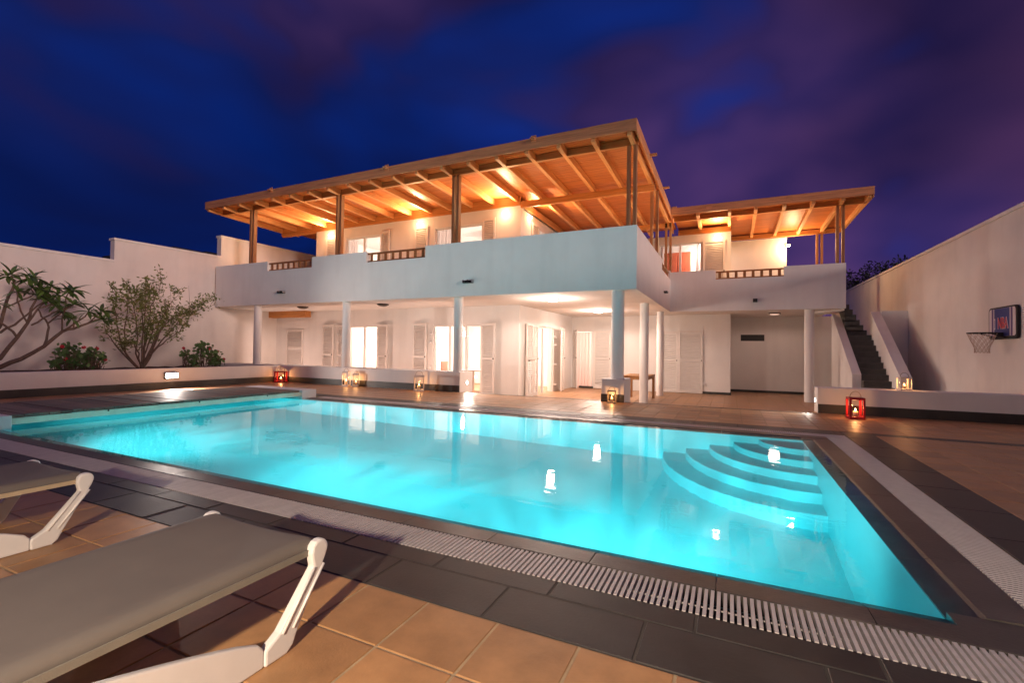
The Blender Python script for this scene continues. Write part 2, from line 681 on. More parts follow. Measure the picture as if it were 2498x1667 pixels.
# pool basin
b = MB()
b.box(PX0-.3, SR0, SN1, PY0, -1.8, -.07)
b.box(PX0-.3, SR0, PY1, SF0, -1.8, -.07)
b.box(PX0-.3, PX0, PY0, PY1, -1.8, -.07)
b.box(PX1, SR0, PY0, PY1, -1.8, -.07)
b.box(PX0-.3, SR0, PY0-.01, PY1+.01, -1.8, -PD)
basin = struct(b.obj('pool_basin', POOLPAINT))
# curved entry steps in the corner
for k in range(5):
    r = .5+.3*k
    pts = [(PX1+.05, PY1-r), (PX1+.05, PY1+.05), (PX1-r, PY1+.05)]
    arc = [(PX1-r*math.cos(a), PY1-r*math.sin(a)) for a in [math.pi/2*i/28 for i in range(29)]]
    z1 = -.21-.24*k
    poly = [(x, y, -PD-.05) for x, y in arc+pts]
    o = MB().prism(poly[::-1], (0, 0, z1+PD+.05)).obj('pool_step', POOLPAINT, basin, bevel=.015)
# gutter channels
gt = MB()
gt.box(-8.4, SR1, SN0, SN1, -.16, -.075)
gt.box(-8.4, SR1, SF0, SF1, -.16, -.075)
gt.box(SR0, SR1, SN1+.001, SF0-.001, -.16, -.075)
struct(gt.obj('gutter', GUTTER))
# coping stones that slope under the water
def coping(p0, p1, axis, inner, outer):
    """pieces along axis between p0..p1; outer edge z=0, inner edge z=-.045"""
    L = .60
    n = max(1, round((p1-p0)/L))
    L = (p1-p0)/n
    for i in range(n):
        a, c = p0+i*L+.002, p0+(i+1)*L-.002
        mid = outer+(inner-outer)*.60
        prof = [(outer, -.075), (outer, -.004), (outer+(inner-outer)*.02, 0), (mid, -.004), (inner-(inner-outer)*.06, -.048), (inner+(inner-outer)*.04, -.06), (inner+(inner-outer)*.04, -.075)]
        if axis == 'x':
            poly = [(a, y, z) for y, z in prof]
            dv = (c-a, 0, 0)
        else:
            poly = [(x, a, z) for x, z in prof]
            dv = (0, c-a, 0)
        MB().prism(poly, dv).obj('coping_stone', COPING, basin)
coping(-8.3, SR0-.02, 'x', PY0, SN1+.002)
coping(-8.1, SR0-.02, 'x', PY1, SF0-.002)
coping(PY0+.02, PY1-.02, 'y', PX1, SR0-.002)
MB().box(PX1-.01, SR0-.004, SN1+.002, PY0+.018, -.075, -.008).obj('coping_corner', COPING, basin)
MB().box(PX1-.01, SR0-.004, PY1-.018, SF0-.002, -.075, -.008).obj('coping_corner', COPING, basin)

# water
WM = bpy.data.materials.new('pool_water')
WM.use_nodes = True
t = WM.node_tree
t.nodes.clear()
gl = N(t, 'ShaderNodeBsdfGlass')
gl.inputs['IOR'].default_value = 1.2
gl.inputs['Roughness'].default_value = .018
gp = N(t, 'ShaderNodeNewGeometry')
mpw = N(t, 'ShaderNodeMapping')
mpw.inputs['Scale'].default_value = (1.6, 2.6, 1)
t.links.new(gp.outputs['Position'], mpw.inputs[0])
nw = N(t, 'ShaderNodeTexNoise')
nw.inputs['Scale'].default_value = 3.2
nw.inputs['Detail'].default_value = 2.5
t.links.new(mpw.outputs[0], nw.inputs['Vector'])
bw = N(t, 'ShaderNodeBump')
bw.inputs['Strength'].default_value = .055
bw.inputs['Distance'].default_value = .02
t.links.new(nw.outputs[0], bw.inputs['Height'])
t.links.new(bw.outputs[0], gl.inputs['Normal'])
va = N(t, 'ShaderNodeVolumeAbsorption')
va.inputs['Color'].default_value = (.04, .86, .90, 1)
va.inputs['Density'].default_value = .36
ow = N(t, 'ShaderNodeOutputMaterial')
t.links.new(gl.outputs[0], ow.inputs['Surface'])
t.links.new(va.outputs[0], ow.inputs['Volume'])
wb = MB()
_x0, _x1, _y0, _y1, _z0, _z1 = PX0-.05, SR0-.07, SN1+.06, SF0-.06, -PD-.08, -.012
wb.quad((_x0, _y0, _z1), (_x1, _y0, _z1), (_x1, _y1, _z1), (_x0, _y1, _z1))
wb.quad((_x0, _y1, _z0), (_x1, _y1, _z0), (_x1, _y0, _z0), (_x0, _y0, _z0))
wb.quad((_x0, _y0, _z0), (_x1, _y0, _z0), (_x1, _y0, _z1), (_x0, _y0, _z1))
wb.quad((_x1, _y1, _z0), (_x0, _y1, _z0), (_x0, _y1, _z1), (_x1, _y1, _z1))
wb.quad((_x1, _y0, _z0), (_x1, _y1, _z0), (_x1, _y1, _z1), (_x1, _y0, _z1))
wb.quad((_x0, _y1, _z0), (_x0, _y0, _z0), (_x0, _y0, _z1), (_x0, _y1, _z1))
wb.sm = [True]*6
water = struct(wb.obj('pool_water', WM))
water.cycles.is_caustics_caster = True

# underwater lamps in the near wall and at the covered end
for i, (x, y, dx, dy, e) in enumerate(((-7.7, PY0+.03, .1, 1, 400), (-4.0, PY0+.03, 0, 1, 360), (-.75, PY0+.03, -.12, 1, 330))):
    lp = thing('pool_lamp', ['round underwater pool lamp nearest the wooden cover deck', 'round underwater pool lamp midway along the sun lounger side', 'round underwater pool lamp opposite the curved pool steps'][i], 'pool lamp', (x, PY0+.004, -.34), 'underwater pool lamps')
    ring = MB()
    for k in range(24):
        pass
    prof = [(.10, 0), (.14, 0), (.14, .02), (.10, .03)]
    mb = MB().lathe(prof, 24)
    mb.v = [(vx, vz, vy) for vx, vy, vz in mb.v]
    mb.obj('rim', ALU, lp, loc=(0, 0, 0))
    mb = MB().lathe([(.001, .018), (.06, .016), (.10, .004)], 24)
    mb.v = [(vx, vz, vy) for vx, vy, vz in mb.v]
    mb.obj('lens', emit('pool_lens', (.6, .95, 1), 3), lp, loc=(0, 0, 0))
    for nm, k_, dz_, cone, bl in (('bulb', .78, .12, 158, .6), ('beam', 1.05, -.22, 105, 1.)):
        pl_ = light(nm, None, (0, 0, 0), e*k_, (.36, .97, 1), .10, 'SPOT', (dx, dy, dz_), cone, bl)
        pl_.parent = lp
        pl_.location = (0, .086, 0)
        pl_.data.cycles.is_caustics_light = nm == 'bulb'
        if nm == 'beam':          # noise in the strength imitates caustic streaks; the lens has no ribs
            pl_.data.use_nodes = True
            lt = pl_.data.node_tree
            em = lt.nodes['Emission']
            tcl = N(lt, 'ShaderNodeTexCoord')
            mpl = N(lt, 'ShaderNodeMapping')
            mpl.inputs['Scale'].default_value = (16, 3.5, 2)
            mpl.inputs['Location'].default_value = (i*3.1, i*1.7, 0)
            lt.links.new(tcl.outputs['Normal'], mpl.inputs[0])
            nl = N(lt, 'ShaderNodeTexNoise')
            nl.inputs['Scale'].default_value = 1.
            nl.inputs['Detail'].default_value = 2
            lt.links.new(mpl.outputs[0], nl.inputs['Vector'])
            ml = N(lt, 'ShaderNodeMapRange')
            ml.inputs[1].default_value = .38
            ml.inputs[2].default_value = .64
            ml.inputs[3].default_value = .45
            ml.inputs[4].default_value = 1.75
            lt.links.new(nl.outputs[0], ml.inputs[0])
            lt.links.new(ml.outputs[0], em.inputs['Strength'])

# gratings
slat_me = MB().box(-.0065, .0065, SN0+.003, SN1-.003, -.03, -.001)
def grating(name, label, n_parts, axis, p0, p1, q0, q1, pitch=.026):
    gr = thing(name, label, 'grating', (0, 0, 0), 'overflow gratings round the pool')
    if axis == 'x':
        me = MB().box(-.0072, .0072, q0+.003, q1-.003, -.03, -.001).mesh('slat', SLAT)
    rest = MB()
    n = int((p1-p0)/pitch)
    for i in range(n):
        p = p1-(i+.5)*pitch
        if i < n_parts:
            inst('slat', me, gr, (p, 0, random.uniform(-.0006, .0006)))
        elif axis == 'x':
            rest.box(p-.0072, p+.0072, q0+.003, q1-.003, -.03, -.001)
        else:
            rest.box(q0+.003, q1-.003, p-.0072, p+.0072, -.03, -.001)
    if rest.v:
        stuff(rest.obj('far_slats', SLAT, gr))
    for f in (.5,):
        c = q0+(q1-q0)*f
        if axis == 'x':
            MB().box(p0, p1, c-.003, c+.003, -.030, -.026).obj('tie_bar', SLAT, gr)
        else:
            MB().box(c-.003, c+.003, p0, p1, -.030, -.026).obj('tie_bar', SLAT, gr)
    return gr
grating('drain_grating', 'white slatted overflow grating along the sun lounger side of the pool', 298, 'x', -8.35, SR1, SN0, SN1)
grating('drain_grating', 'white slatted overflow grating on the house side of the pool', 0, 'x', -8.05, SR1, SF0, SF1)
grating('drain_grating', 'white slatted overflow grating at the pool end beside the curved steps', 0, 'y', SN1+.002, SF0-.002, SR0, SR1)

# raised timber deck that hides the pool cover
pc = thing('pool_cover_deck', 'low dark plank deck over the end of the pool with white end blocks', 'deck', (-9.2, 5, 0))
y = 2.74
k = 0
plank = MB().box(-.92, .92, -.058, .058, .112, .15).mesh('plank', DECKW)
while y < 7.1:
    inst('plank', plank, pc, (-9.23, y, random.uniform(-.002, .002)))
    y += .122
MB().box(-8.335, -8.30, 2.68, 7.12, .028, .108).obj('front_board', mat('pale_green_board', (.60, .66, .52), .5, .1, 6), pc)
MB().box(-10.15, -8.29, 2.46, 2.68, -.06, .147).obj('end_block', PLASTER, pc, .006)
MB().box(-10.15, -8.29, 7.12, 7.50, -.06, .147).obj('end_block', PLASTER, pc, .006)
MB().box(-10.14, -10.10, 2.68, 7.12, -.06, .11).obj('back_board', DECKW, pc)
for yy in (3.7, 5.0, 6.3):
    MB().box(-8.299, -8.289, yy-.008, yy+.008, .085, .112).obj('clip', BLACK, pc)

# terrace under the house
tb = struct(MB().box(LX-.2, RX+.2, STEPY, 19.6, TZ-.25, TZ-.006).obj('terrace', GROUT))
tr = MB()
for c in grid(-15.9, RX, STEPY+.01, 19.4, OX, 10.2):
    add_cell(tr, c, TZ)
stuff(tr.obj('terrace_tiles', TILE_FAR, tb))

# planter soil
soil = MB()
nx, ny = 14, 60
for i in range(nx):
    for j in range(ny):
        q = []
        for (ii, jj) in ((i, j), (i+1, j), (i+1, j+1), (i, j+1)):
            rr = random.Random(ii*1000+jj)
            q.append((LX+.01+(12.78-15.89+3.1+2.95)*0+ii*(3.05/nx), -4+jj*(13.9/ny), .40+rr.uniform(-.025, .03)))
        soil.quad(*q)
struct(soil.obj('planter_soil', SOIL))

# ================================================================== WALLS OF THE GARDEN
# left boundary wall: three steps
def bwall(name, label, segs, x0, x1):
    w = thing(name, label, 'wall', (x0, segs[0][0], 0))
    for (a, c, z0, z1) in segs:
        MB().hexa([(x0, a, TZ-.3), (x1, a, TZ-.3), (x1, c, TZ-.3), (x0, c, TZ-.3), (x0, a, z0), (x1, a, z0), (x1, c, z1), (x0, c, z1)]).obj('wall_panel', PLASTER_OLD, w)
        MB().hexa([(x0-.03, a-.03, z0), (x1+.03, a-.03, z0), (x1+.03, c, z1), (x0-.03, c, z1), (x0-.03, a-.03, z0+.07), (x1+.03, a-.03, z0+.07), (x1+.03, c, z1+.07), (x0-.03, c, z1+.07)]).obj('wall_cap', PLASTER, w, .008)
    return w
bwall('boundary_wall', 'tall pinkish white stepped boundary wall behind the planted bed', [(-5, 7.12, 3.40, 3.42), (7.12, 10.17, 4.05, 4.10), (10.17, 19.8, 4.82, 4.98)], LX-.22, LX)
bwall('boundary_wall', 'tall white boundary wall carrying the basketball hoop beside the stairs', [(-5, 26, 3.50, 3.78)], RX, RX+.22)
tag(MB().box(-16.3, RX+.3, 26, 26.2, -.7, 2.2).obj('rear_wall', PLASTER_OLD), 'low white wall closing the yard behind the house', 'wall')

# planter wall along the left and in front of the house
pw = thing('planter_wall', 'low white planter wall with dark skirting in front of the shrubs', 'wall', (-12.7, 3, 0))
MB().box(-12.82, -12.6, -5, 9.98, -.2, .50).obj('wall_panel', PLASTER, pw, .006)
MB().box(-12.599, -12.585, -5, 9.965, .001, .165).obj('skirting', STONE, pw)
fw = thing('terrace_wall', 'low white wall with dark skirting under the three slim columns', 'wall', (-9, 10.2, 0))
MB().box(-15.88, -6.12, 9.982, 10.62, TZ-.1, .50).obj('wall_panel', PLASTER, fw, .006)
MB().box(-12.584, -6.125, 9.966, 9.981, .001, .165).obj('skirting', STONE, fw)
st = thing('column_pedestal', 'short white wall stub under the thick corner column', 'pedestal', (-2.25, 10.1, 0))
MB().box(-2.50, -2.02, 9.86, 10.56, TZ-.1, .485).obj('body', PLASTER, st, .006)
MB().box(-2.505, -2.015, 9.845, 9.859, .001, .165).obj('skirting', STONE, st)
rw = thing('garden_wall', 'low white wall with dark skirting in front of the outdoor stairs', 'wall', (3, 10.3, 0))
MB().box(1.45, RX-.001, 10.12, 10.50, TZ-.1, .465).obj('wall_panel', PLASTER, rw, .006)
MB().box(1.455, RX-.002, 10.105, 10.119, .001, .165).obj('skirting', STONE, rw)

# ================================================================== HOUSE
FY0 = 9.95   # outer face of the main balcony parapet
HY, HX, IY, RY = 12.4, -5.6, 17.4, 19.2   # front wall, side wall, inner wall, recess wall
WT = .22
CZ = 2.40
FLR = 2.70
house = thing('house', 'two storey white villa with wrapped balcony above a columned terrace', 'house', (-6, 14, TZ))
def hp(mb, name, M=PLASTER, bevel=0.):
    return mb.obj(name, M, house, bevel)
# balcony parapets
par = wallgrid('y', FY0, .15, -15.8, -1.8, CZ, 3.76, [(-13.24, -11.30, 3.46, 3.9), (-9.20, -7.21, 3.46, 3.9)])
hp(par, 'parapet').cycles.is_caustics_receiver = True
par = wallgrid('x', -1.8, .15, FY0+.15, 15.999, CZ, 3.757, [(13.95, 15.95, 3.46, 3.9)])
hp(par, 'parapet').cycles.is_caustics_receiver = True
par = wallgrid('y', 16.0, .15, -1.949, 2.97, CZ, 3.70, [(-.44, 1.44, 3.40, 3.9)])
hp(par, 'parapet').cycles.is_caustics_receiver = True
par = wallgrid('x', 2.97, .12, 16.15, 17.2, CZ, 3.697)
hp(par, 'parapet').cycles.is_caustics_receiver = True
sl = MB().box(-15.8, -1.951, FY0+.151, HY, CZ+.002, FLR)
sl.box(-16.0, HX+.0, HY+.0005, 17.6, CZ+.002, FLR)
sl.box(HX+.0005, -1.951, HY+.0005, 17.6, CZ+.002, FLR)
sl.box(-1.9505, 2.849, 16.151, 19.5, CZ+.002, FLR)
hp(sl, 'balcony_slab')
# ground floor walls
OPA = (-12.22, -10.84, TZ, 1.84)
OPB = (-8.62, -6.82, TZ, 1.84)
hp(wallgrid('y', HY, WT, -16.0, HX, TZ, CZ, [OPA, OPB]), 'wall')
OPS = (13.68, 15.32, TZ, 1.86)
hp(wallgrid('x', HX, WT, HY+WT, IY, TZ, CZ, [OPS]), 'wall')
OPI = (-5.42, -4.76, TZ, 1.86)
hp(wallgrid('y', IY, WT, HX-WT, 0, TZ, CZ, [OPI]), 'wall')
hp(wallgrid('x', 0, WT, IY+WT, RY, TZ, CZ), 'wall')
hp(wallgrid('y', RY, WT, -.22, 3.7, TZ, CZ), 'wall')
# skirting of the terrace walls
for q in ((-.9, .02, IY-.014, IY-.001), (HX+.3, -4.0, IY-.013, IY-.001)):
    hp(MB().box(q[0], q[1], q[2], q[3], TZ+.001, TZ+.085), 'skirting', STONE)
hp(MB().box(.001, .014, IY-.012, RY-.02, TZ+.001, TZ+.085), 'skirting', STONE)
hp(MB().box(.015, 3.0, RY-.014, RY-.001, TZ+.001, TZ+.085), 'skirting', STONE)
# upper floor walls
UPA = (-12.42, -10.80, FLR+.02, 4.96)
UPB = (-8.62, -6.88, FLR+.02, 4.94)
hp(wallgrid('y', HY, WT, -13.87, HX, FLR, 5.335, [UPA, UPB]), 'wall')
hp(wallgrid('x', HX, WT, HY+WT, IY, FLR, 5.30, [(13.75, 15.1, FLR+.02, 4.95)]), 'wall')
UPR = (-2.36, -.92, FLR+.02, 4.94)
hp(wallgrid('y', IY, WT, HX-WT, 0, FLR, 5.22, [UPR]), 'wall')
hp(wallgrid('x', 0, WT, IY+WT, RY, FLR, 5.22), 'wall')
hp(wallgrid('y', RY, WT, -.22, 1.8, FLR, 5.26), 'wall')
hp(wallgrid('x', -13.65, WT, HY+WT, 17.3, FLR, 5.33), 'wall')
# interior partitions
for q in ((-16, HX-WT, 17.3, 17.45, TZ, 5.25), (-10.3, -10.18, HY+WT, 17.3, TZ, 5.25), (-13.2, -13.08, HY+WT, 17.3, TZ, CZ),
          (-5.6, -2.2, 20.6, 20.75, TZ, CZ), (-5.75, -5.6, IY+WT, 20.6, TZ, CZ), (-2.3, -2.2, IY+WT, 20.6, TZ, CZ),
          (-4.2, -.22, 18.45, 18.6, FLR, 5.12), (-4.3, -4.2, IY+WT, 20.6, FLR, 5.22), (-.22, -.1, RY, 20.6, FLR, 5.22)):
    hp(MB().box(*q), 'partition', ROOMW)
hp(MB().box(-14, HX, HY+WT, 17.4, 5.26, 5.32), 'room_ceiling', ROOMW)
hp(MB().box(-4.3, 0, IY+WT, 20.75, 5.12, 5.18), 'room_ceiling', ROOMW)
hp(MB().box(-5.75, 0, 17.61, 20.75, CZ+.002, FLR-.001), 'room_ceiling', ROOMW)

# columns
for i, (x, y, r, zb) in enumerate(((-13.86, 10.12, .115, .2), (-10.05, 10.12, .115, .48), (-6.28, 10.14, .118, .48), (-2.22, 10.12, .135, .47), (-2.14, 13.05, .118, TZ), (-2.09, 15.85, .108, TZ), (2.12, 16.3, .128, TZ))):
    hp(MB().lathe([(r, zb), (r, CZ+.01)], 40, (x, y, 0)), 'column').cycles.is_caustics_receiver = True
# landing edge by the stairs
hp(MB().hexa([(2.2, 17.3, CZ-.05), (2.96, 16.16, CZ-.05), (2.96, 17.6, CZ-.05), (2.2, 17.6, CZ-.05), (2.2, 17.3, CZ), (2.96, 16.16, CZ), (2.96, 17.6, CZ), (2.2, 17.6, CZ)]), 'landing_edge')

# windows and glazed doors
def win_y(x0, x1, z0, z1, y, nmul=2, curtain=None):
    fr = MB()
    f = .05
    fr.box(x0+.001, x1-.001, y, y+.06, z1-f, z1-.001)
    fr.box(x0+.001, x1-.001, y, y+.06, z0+.001, z0+f)
    fr.box(x0+.001, x0+f, y, y+.06, z0+f, z1-f)
    fr.box(x1-f, x1-.001, y, y+.06, z0+f, z1-f)
    for i in range(1, nmul):
        xm = x0+(x1-x0)*i/nmul
        fr.box(xm-.035, xm+.035, y, y+.06, z0+f, z1-f)
    o = hp(fr, 'window', ALU)
    for i in range(nmul):
        a = x0+(x1-x0)*i/nmul+.04
        c = x0+(x1-x0)*(i+1)/nmul-.04
        MB().quad((a, y+.03, z0+f), (c, y+.03, z0+f), (c, y+.03, z1-f), (a, y+.03, z1-f)).obj('pane', GLASS, o)
    return o
def curtain_y(x0, x1, z0, z1, y, M=CURTAIN):
    mb = MB()
    n = int((x1-x0)/.025)
    for i in range(n):
        a, c = x0+(x1-x0)*i/n, x0+(x1-x0)*(i+1)/n
        f = lambda x: y+.03*math.sin(x*47)+.012*math.sin(x*91)
        mb.quad((a, f(a), z0), (c, f(c), z0), (c, f(c), z1), (a, f(a), z1))
    mb.sm = [True]*len(mb.f)
    return hp(mb, 'curtain', M)
win_y(*OPA, HY+.05)
win_y(*OPB, HY+.05, 3)
win_y(*UPA, HY+.05)
win_y(*UPB, HY+.05)
win_y(*UPR, IY+.05)
curtain_y(-12.4, -12.02, FLR+.05, 4.9, HY+.16)
curtain_y(-8.6, -8.1, FLR+.05, 4.9, HY+.16)
curtain_y(-2.34, -2.2, FLR+.05, 4.9, IY+.16)
curtain_y(-1.12, -.94, FLR+.05, 4.9, IY+.16)
curtain_y(-5.4, -4.78, TZ+.03, 1.8, IY+.14, CURTAIN_P)
# side opening: frame and half open glass door
fr = MB()
for q in ((13.682, 13.74, TZ, 1.858), (15.26, 15.318, TZ, 1.858)):
    fr.box(HX-.12, HX-.05, q[0], q[1], q[2]+.001, q[3])
fr.box(HX-.12, HX-.05, 13.74, 15.26, 1.80, 1.858)
fr.box(HX-.12, HX-.05, 14.47, 14.53, TZ+.001, 1.80)
o = hp(fr, 'glass_door', ALU)
MB().quad((HX-.085, 13.74, TZ+.02), (HX-.085, 14.47, TZ+.02), (HX-.085, 14.47, 1.8), (HX-.085, 13.74, 1.8)).obj('pane', GLASS, o)
fr = MB()
fr.box(-5.419, -5.38, IY+.03, IY+.09, TZ+.001, 1.859)
fr.box(-4.80, -4.761, IY+.03, IY+.09, TZ+.001, 1.859)
fr.box(-5.38, -4.80, IY+.03, IY+.09, 1.82, 1.859)
hp(fr, 'door_frame', ALU)

# louvred shutters
def shutter(x, y, z0, z1, w, yaw, hooks=True, gap=.0, dark_top=False):
    """hinged at (x,y); leaf runs along +local x for w; yaw rotates about z. front is local -y"""
    s = MB()
    f = .065
    H = z1-z0
    s.box(0, w, -.02, .02, H-f, H)
    s.box(0, w, -.02, .02, 0, f*1.4)
    s.box(0, f, -.02, .02, f*1.4, H-f)
    s.box(w-f, w, -.02, .02, f*1.4, H-f)
    mid = H*.52
    s.box(f, w-f, -.02, .02, mid-.03, mid+.03)
    me = s.mesh('shutter', PAINT)
    o = bpy.data.objects.new('shutter', me)
    COL.objects.link(o)
    o.parent = house
    o.location = Vector((x, y, z0))-Vector(house.location)
    o.rotation_euler = (0, 0, yaw)
    lv = MB()
    pitch = .058 if not dark_top else .07
    z = f*1.4+.03
    while z < H-f-.02:
        if abs(z-mid) > .05:
            lv.hexa([(f, -.018, z-.024), (w-f, -.018, z-.024), (w-f, -.010, z-.028), (f, -.010, z-.028),
                     (f, .010, z+.014), (w-f, .010, z+.014), (w-f, .018, z+.010), (f, .018, z+.010)])
        z += pitch
    lo = bpy.data.objects.new('louvres', lv.mesh('louvres', PAINT))
    COL.objects.link(lo)
    lo.parent = o
    stuff(lo)
    if hooks:
        kb = MB().box(w-.05, w-.02, -.045, -.0205, H*.52-.02, H*.52+.02)
        k_ = bpy.data.objects.new('latch', kb.mesh('latch', BLACK))
        COL.objects.link(k_)
        k_.parent = o
    return o
sy = HY-.03
shutter(-15.31, sy, .30, 1.73, .89, 0, False)
shutter(-13.40, sy-.03, TZ+.02, 1.88, .66, rad(-10))
shutter(-12.70, sy-.02, TZ+.02, 1.87, .36, rad(-6))
shutter(-10.84, sy-.05, TZ+.02, 1.86, .49, rad(-8))
shutter(-9.36, sy-.04, TZ+.02, 1.88, .60, rad(-8))
shutter(-6.83, sy-.05, TZ+.02, 1.86, .50, rad(-5))
# side wall shutters (facing +x)
shutter(HX+.10, 12.72, TZ+.02, 1.88, .38, rad(80), False)
shutter(HX+.05, 13.10, TZ+.02, 1.87, .56, rad(86))
shutter(HX+.30, 15.30, TZ+.02, 1.87, .62, rad(100))
# inner wall
shutter(-5.47, IY-.04, TZ+.02, 1.88, .50, rad(-62))
shutter(-4.72, IY-.035, TZ+.02, 1.84, .66, 0)
shutter(-2.24, IY-.035, TZ+.02, 1.82, .56, 0, dark_top=True)
shutter(-1.67, IY-.035, TZ+.02, 1.84, .80, 0)
# upper floor
shutter(-13.36, sy, FLR+.02, 5.03, .48, 0)
shutter(-10.79, sy-.02, FLR+.02, 5.05, .40, rad(-4))
shutter(-9.40, sy, FLR+.02, 5.04, .54, 0)
shutter(-6.86, sy-.02, FLR+.02, 5.05, .46, rad(-3))
shutter(HX+.04, 13.18, FLR+.02, 5.03, .52, rad(88))
shutter(-.88, IY-.035, FLR+.02, 4.95, .70, 0)
# hinge arms beside the open leaves
hk = MB()
for x, z in ((-12.64, 1.55), (-12.64, 1.28), (-12.64, .55), (-8.70, 1.55), (-8.70, 1.28), (-8.70, .5)):
    MB().box(x-.03, x+.03, HY-.09, HY-.002, z-.03, z+.03).obj('hinge', WHITEPL, house)
for y, z in ((15.40, 1.55), (15.40, 1.28), (15.40, .6), (15.40, -.1)):
    MB().box(HX+.002, HX+.11, y-.03, y+.03, z-.03, z+.03).obj('hinge', WHITEPL, house)
for z in (1.62, 1.35, .75, 0.):
    MB().box(-.86, -.80, IY-.07, IY-.002, z-.04, z+.04).obj('hinge', WHITEPL, house)

# timber beam under the balcony, recess vent
hp(MB().box(-16.0, -13.95, 12.05, 12.30, 2.17, 2.40), 'timber_beam', PINE_X, .01)
v = hp(MB().box(.34, 1.11, RY-.02, RY-.001, 1.53, 1.76), 'vent', VENT)
MB().box(.20, 1.25, RY-.012, RY-.0005, 1.42, 1.529).obj('vent_surround', PLASTER, v)
MB().box(.20, 1.25, RY-.012, RY-.0005, 1.761, 1.90).obj('vent_surround', PLASTER, v)
for i in range(4):
    MB().box(.35, 1.10, RY-.026, RY-.021, 1.56+i*.048, 1.568+i*.048).obj('vent_slat', VENT, v)
# rain spouts through the parapets
for (x, z) in ((-12.53, 2.77), (-5.88, 2.76)):
    s = hp(MB().box(x-.13, x+.13, FY0-.10, FY0-.0005, z-.045, z-.035), 'rain_spout', BLACK)
    for dx in (-.125, 0, .125):
        MB().box(x+dx-.006, x+dx+.006, FY0-.10, FY0-.0005, z-.035, z+.03).obj('spout_side', STEEL if dx else BLACK, s)
    MB().box(x-.12, x+.12, FY0-.012, FY0-.0005, z-.034, z+.03).obj('spout_back', BLACK, s)
hp(MB().box(.61, .73, 15.86, 15.9995, 2.64, 2.74), 'rain_spout', BLACK)
s = hp(MB().box(-1.7995, -1.70, 14.34, 14.58, 2.84, 2.89), 'rain_spout', BLACK)

# railings in the parapet gaps
def railing(axis, a, c, q, z0, z1, n):
    if axis == 'x':
        B = lambda u0, u1, d, za, zb: MB().box(u0, u1, q-d, q+d, za, zb)
    else:
        B = lambda u0, u1, d, za, zb: MB().box(q-d, q+d, u0, u1, za, zb)
    r = hp(B(a+.005, c-.005, .03, z1-.045, z1), 'handrail', RAILW)
    B(a+.005, c-.005, .025, z0+.005, z0+.045).obj('bottom_rail', RAILW, r)
    for i in range(n):
        u = a+(c-a)*(i+.5)/n
        B(u-.04, u+.04, .012, z0+.045, z1-.045).obj('baluster', RAILW, r)
railing('x', -13.24, -11.30, FY0+.08, 3.46, 3.72, 8)
railing('x', -9.20, -7.21, FY0+.08, 3.46, 3.73, 8)
railing('y', 13.95, 15.95, -1.87, 3.46, 3.72, 8)
railing('x', -.44, 1.44, 16.08, 3.40, 3.66, 8)

# ------------------------------------------------------------------ main timber roof
zb = lambda y: 5.50-.025*(y-10.05)
RH = .16
roof = thing('timber_roof', 'large pine canopy roof with rafters over the main balcony', 'roof', (-8, 11, 5.5))
def rp(mb, name, M, bevel=0., parent=None):
    return mb.obj(name, M, parent or roof, bevel)
def slope_box(x0, x1, y0, y1, zf0, zf1):
    """box whose bottom/top follow zb(y)+offsets"""
    return MB().hexa([(x0, y0, zb(y0)+zf0), (x1, y0, zb(y0)+zf0), (x1, y1, zb(y1)+zf0), (x0, y1, zb(y1)+zf0),
                      (x0, y0, zb(y0)+zf1), (x1, y0, zb(y0)+zf1), (x1, y1, zb(y1)+zf1), (x0, y1, zb(y1)+zf1)])
RXL, RXR, RYF, RYB = -15.72, -1.74, 9.50, 17.5
rx = [-1.90-.7635*k for k in range(19)]
for x in rx:
    y1 = HY+.10 if x < HX-.1 else IY
    rp(slope_box(x-.045, x+.045, RYF+.045, y1, 0, RH), 'rafter', PINE_Y, .004)
def linings(x0, x1, y0, y1, off, parent, zfun):
    mb = MB()
    y = y0
    while y < y1:
        e = min(y1, y+.098)
        mb.hexa([(x0, y+.004, zfun(y)+off), (x1, y+.004, zfun(y)+off), (x1, e-.004, zfun(e)+off), (x0, e-.004, zfun(e)+off),
                 (x0, y+.004, zfun(y)+off+.02), (x1, y+.004, zfun(y)+off+.02), (x1, e-.004, zfun(e)+off+.02), (x0, e-.004, zfun(e)+off+.02)])
        y += .10
    return stuff(mb.obj('board_lining', LINING, parent))
linings(RXL, RXR-.04, RYF+.04, RYB, RH+.002, roof, zb)
rp(slope_box(RXL, RXR-.04, RYF+.04, RYB, RH+.024, RH+.06), 'roof_deck', mat('roof_felt', (.12, .08, .06), .9))
rp(MB().box(RXL-.03, RXR, RYF, RYF+.04, 5.585, 5.825), 'front_fascia', FASCIA, .006)
rp(MB().hexa([(RXR-.038, RYF+.041, 5.58), (RXR, RYF+.041, 5.58), (RXR, 16.4, 5.42), (RXR-.038, 16.4, 5.42), (RXR-.038, RYF+.041, 5.82), (RXR, RYF+.041, 5.82), (RXR, 16.4, 5.66), (RXR-.038, 16.4, 5.66)]), 'side_fascia', FASCIA_Y, .006)
rp(MB().hexa([(RXL-.03, RYF+.041, 5.57), (RXL, RYF+.041, 5.57), (RXL, 13.2, 5.49), (RXL-.03, 13.2, 5.49), (RXL-.03, RYF+.041, 5.80), (RXL, RYF+.041, 5.80), (RXL, 13.2, 5.70), (RXL-.03, 13.2, 5.70)]), 'side_fascia', FASCIA_Y, .006)
rp(MB().box(-15.70, -1.80, 10.0, 10.10, 5.503, 5.655), 'beam', PINE_X, .004)
rp(MB().box(HX+.01, -1.80, HY-.05, HY+.05, 5.26, 5.437), 'beam', PINE_X, .004)
rp(MB().box(-15.68, HX, HY-.055, HY-.002, 5.337, 5.60), 'beam', PINE_X, .004)
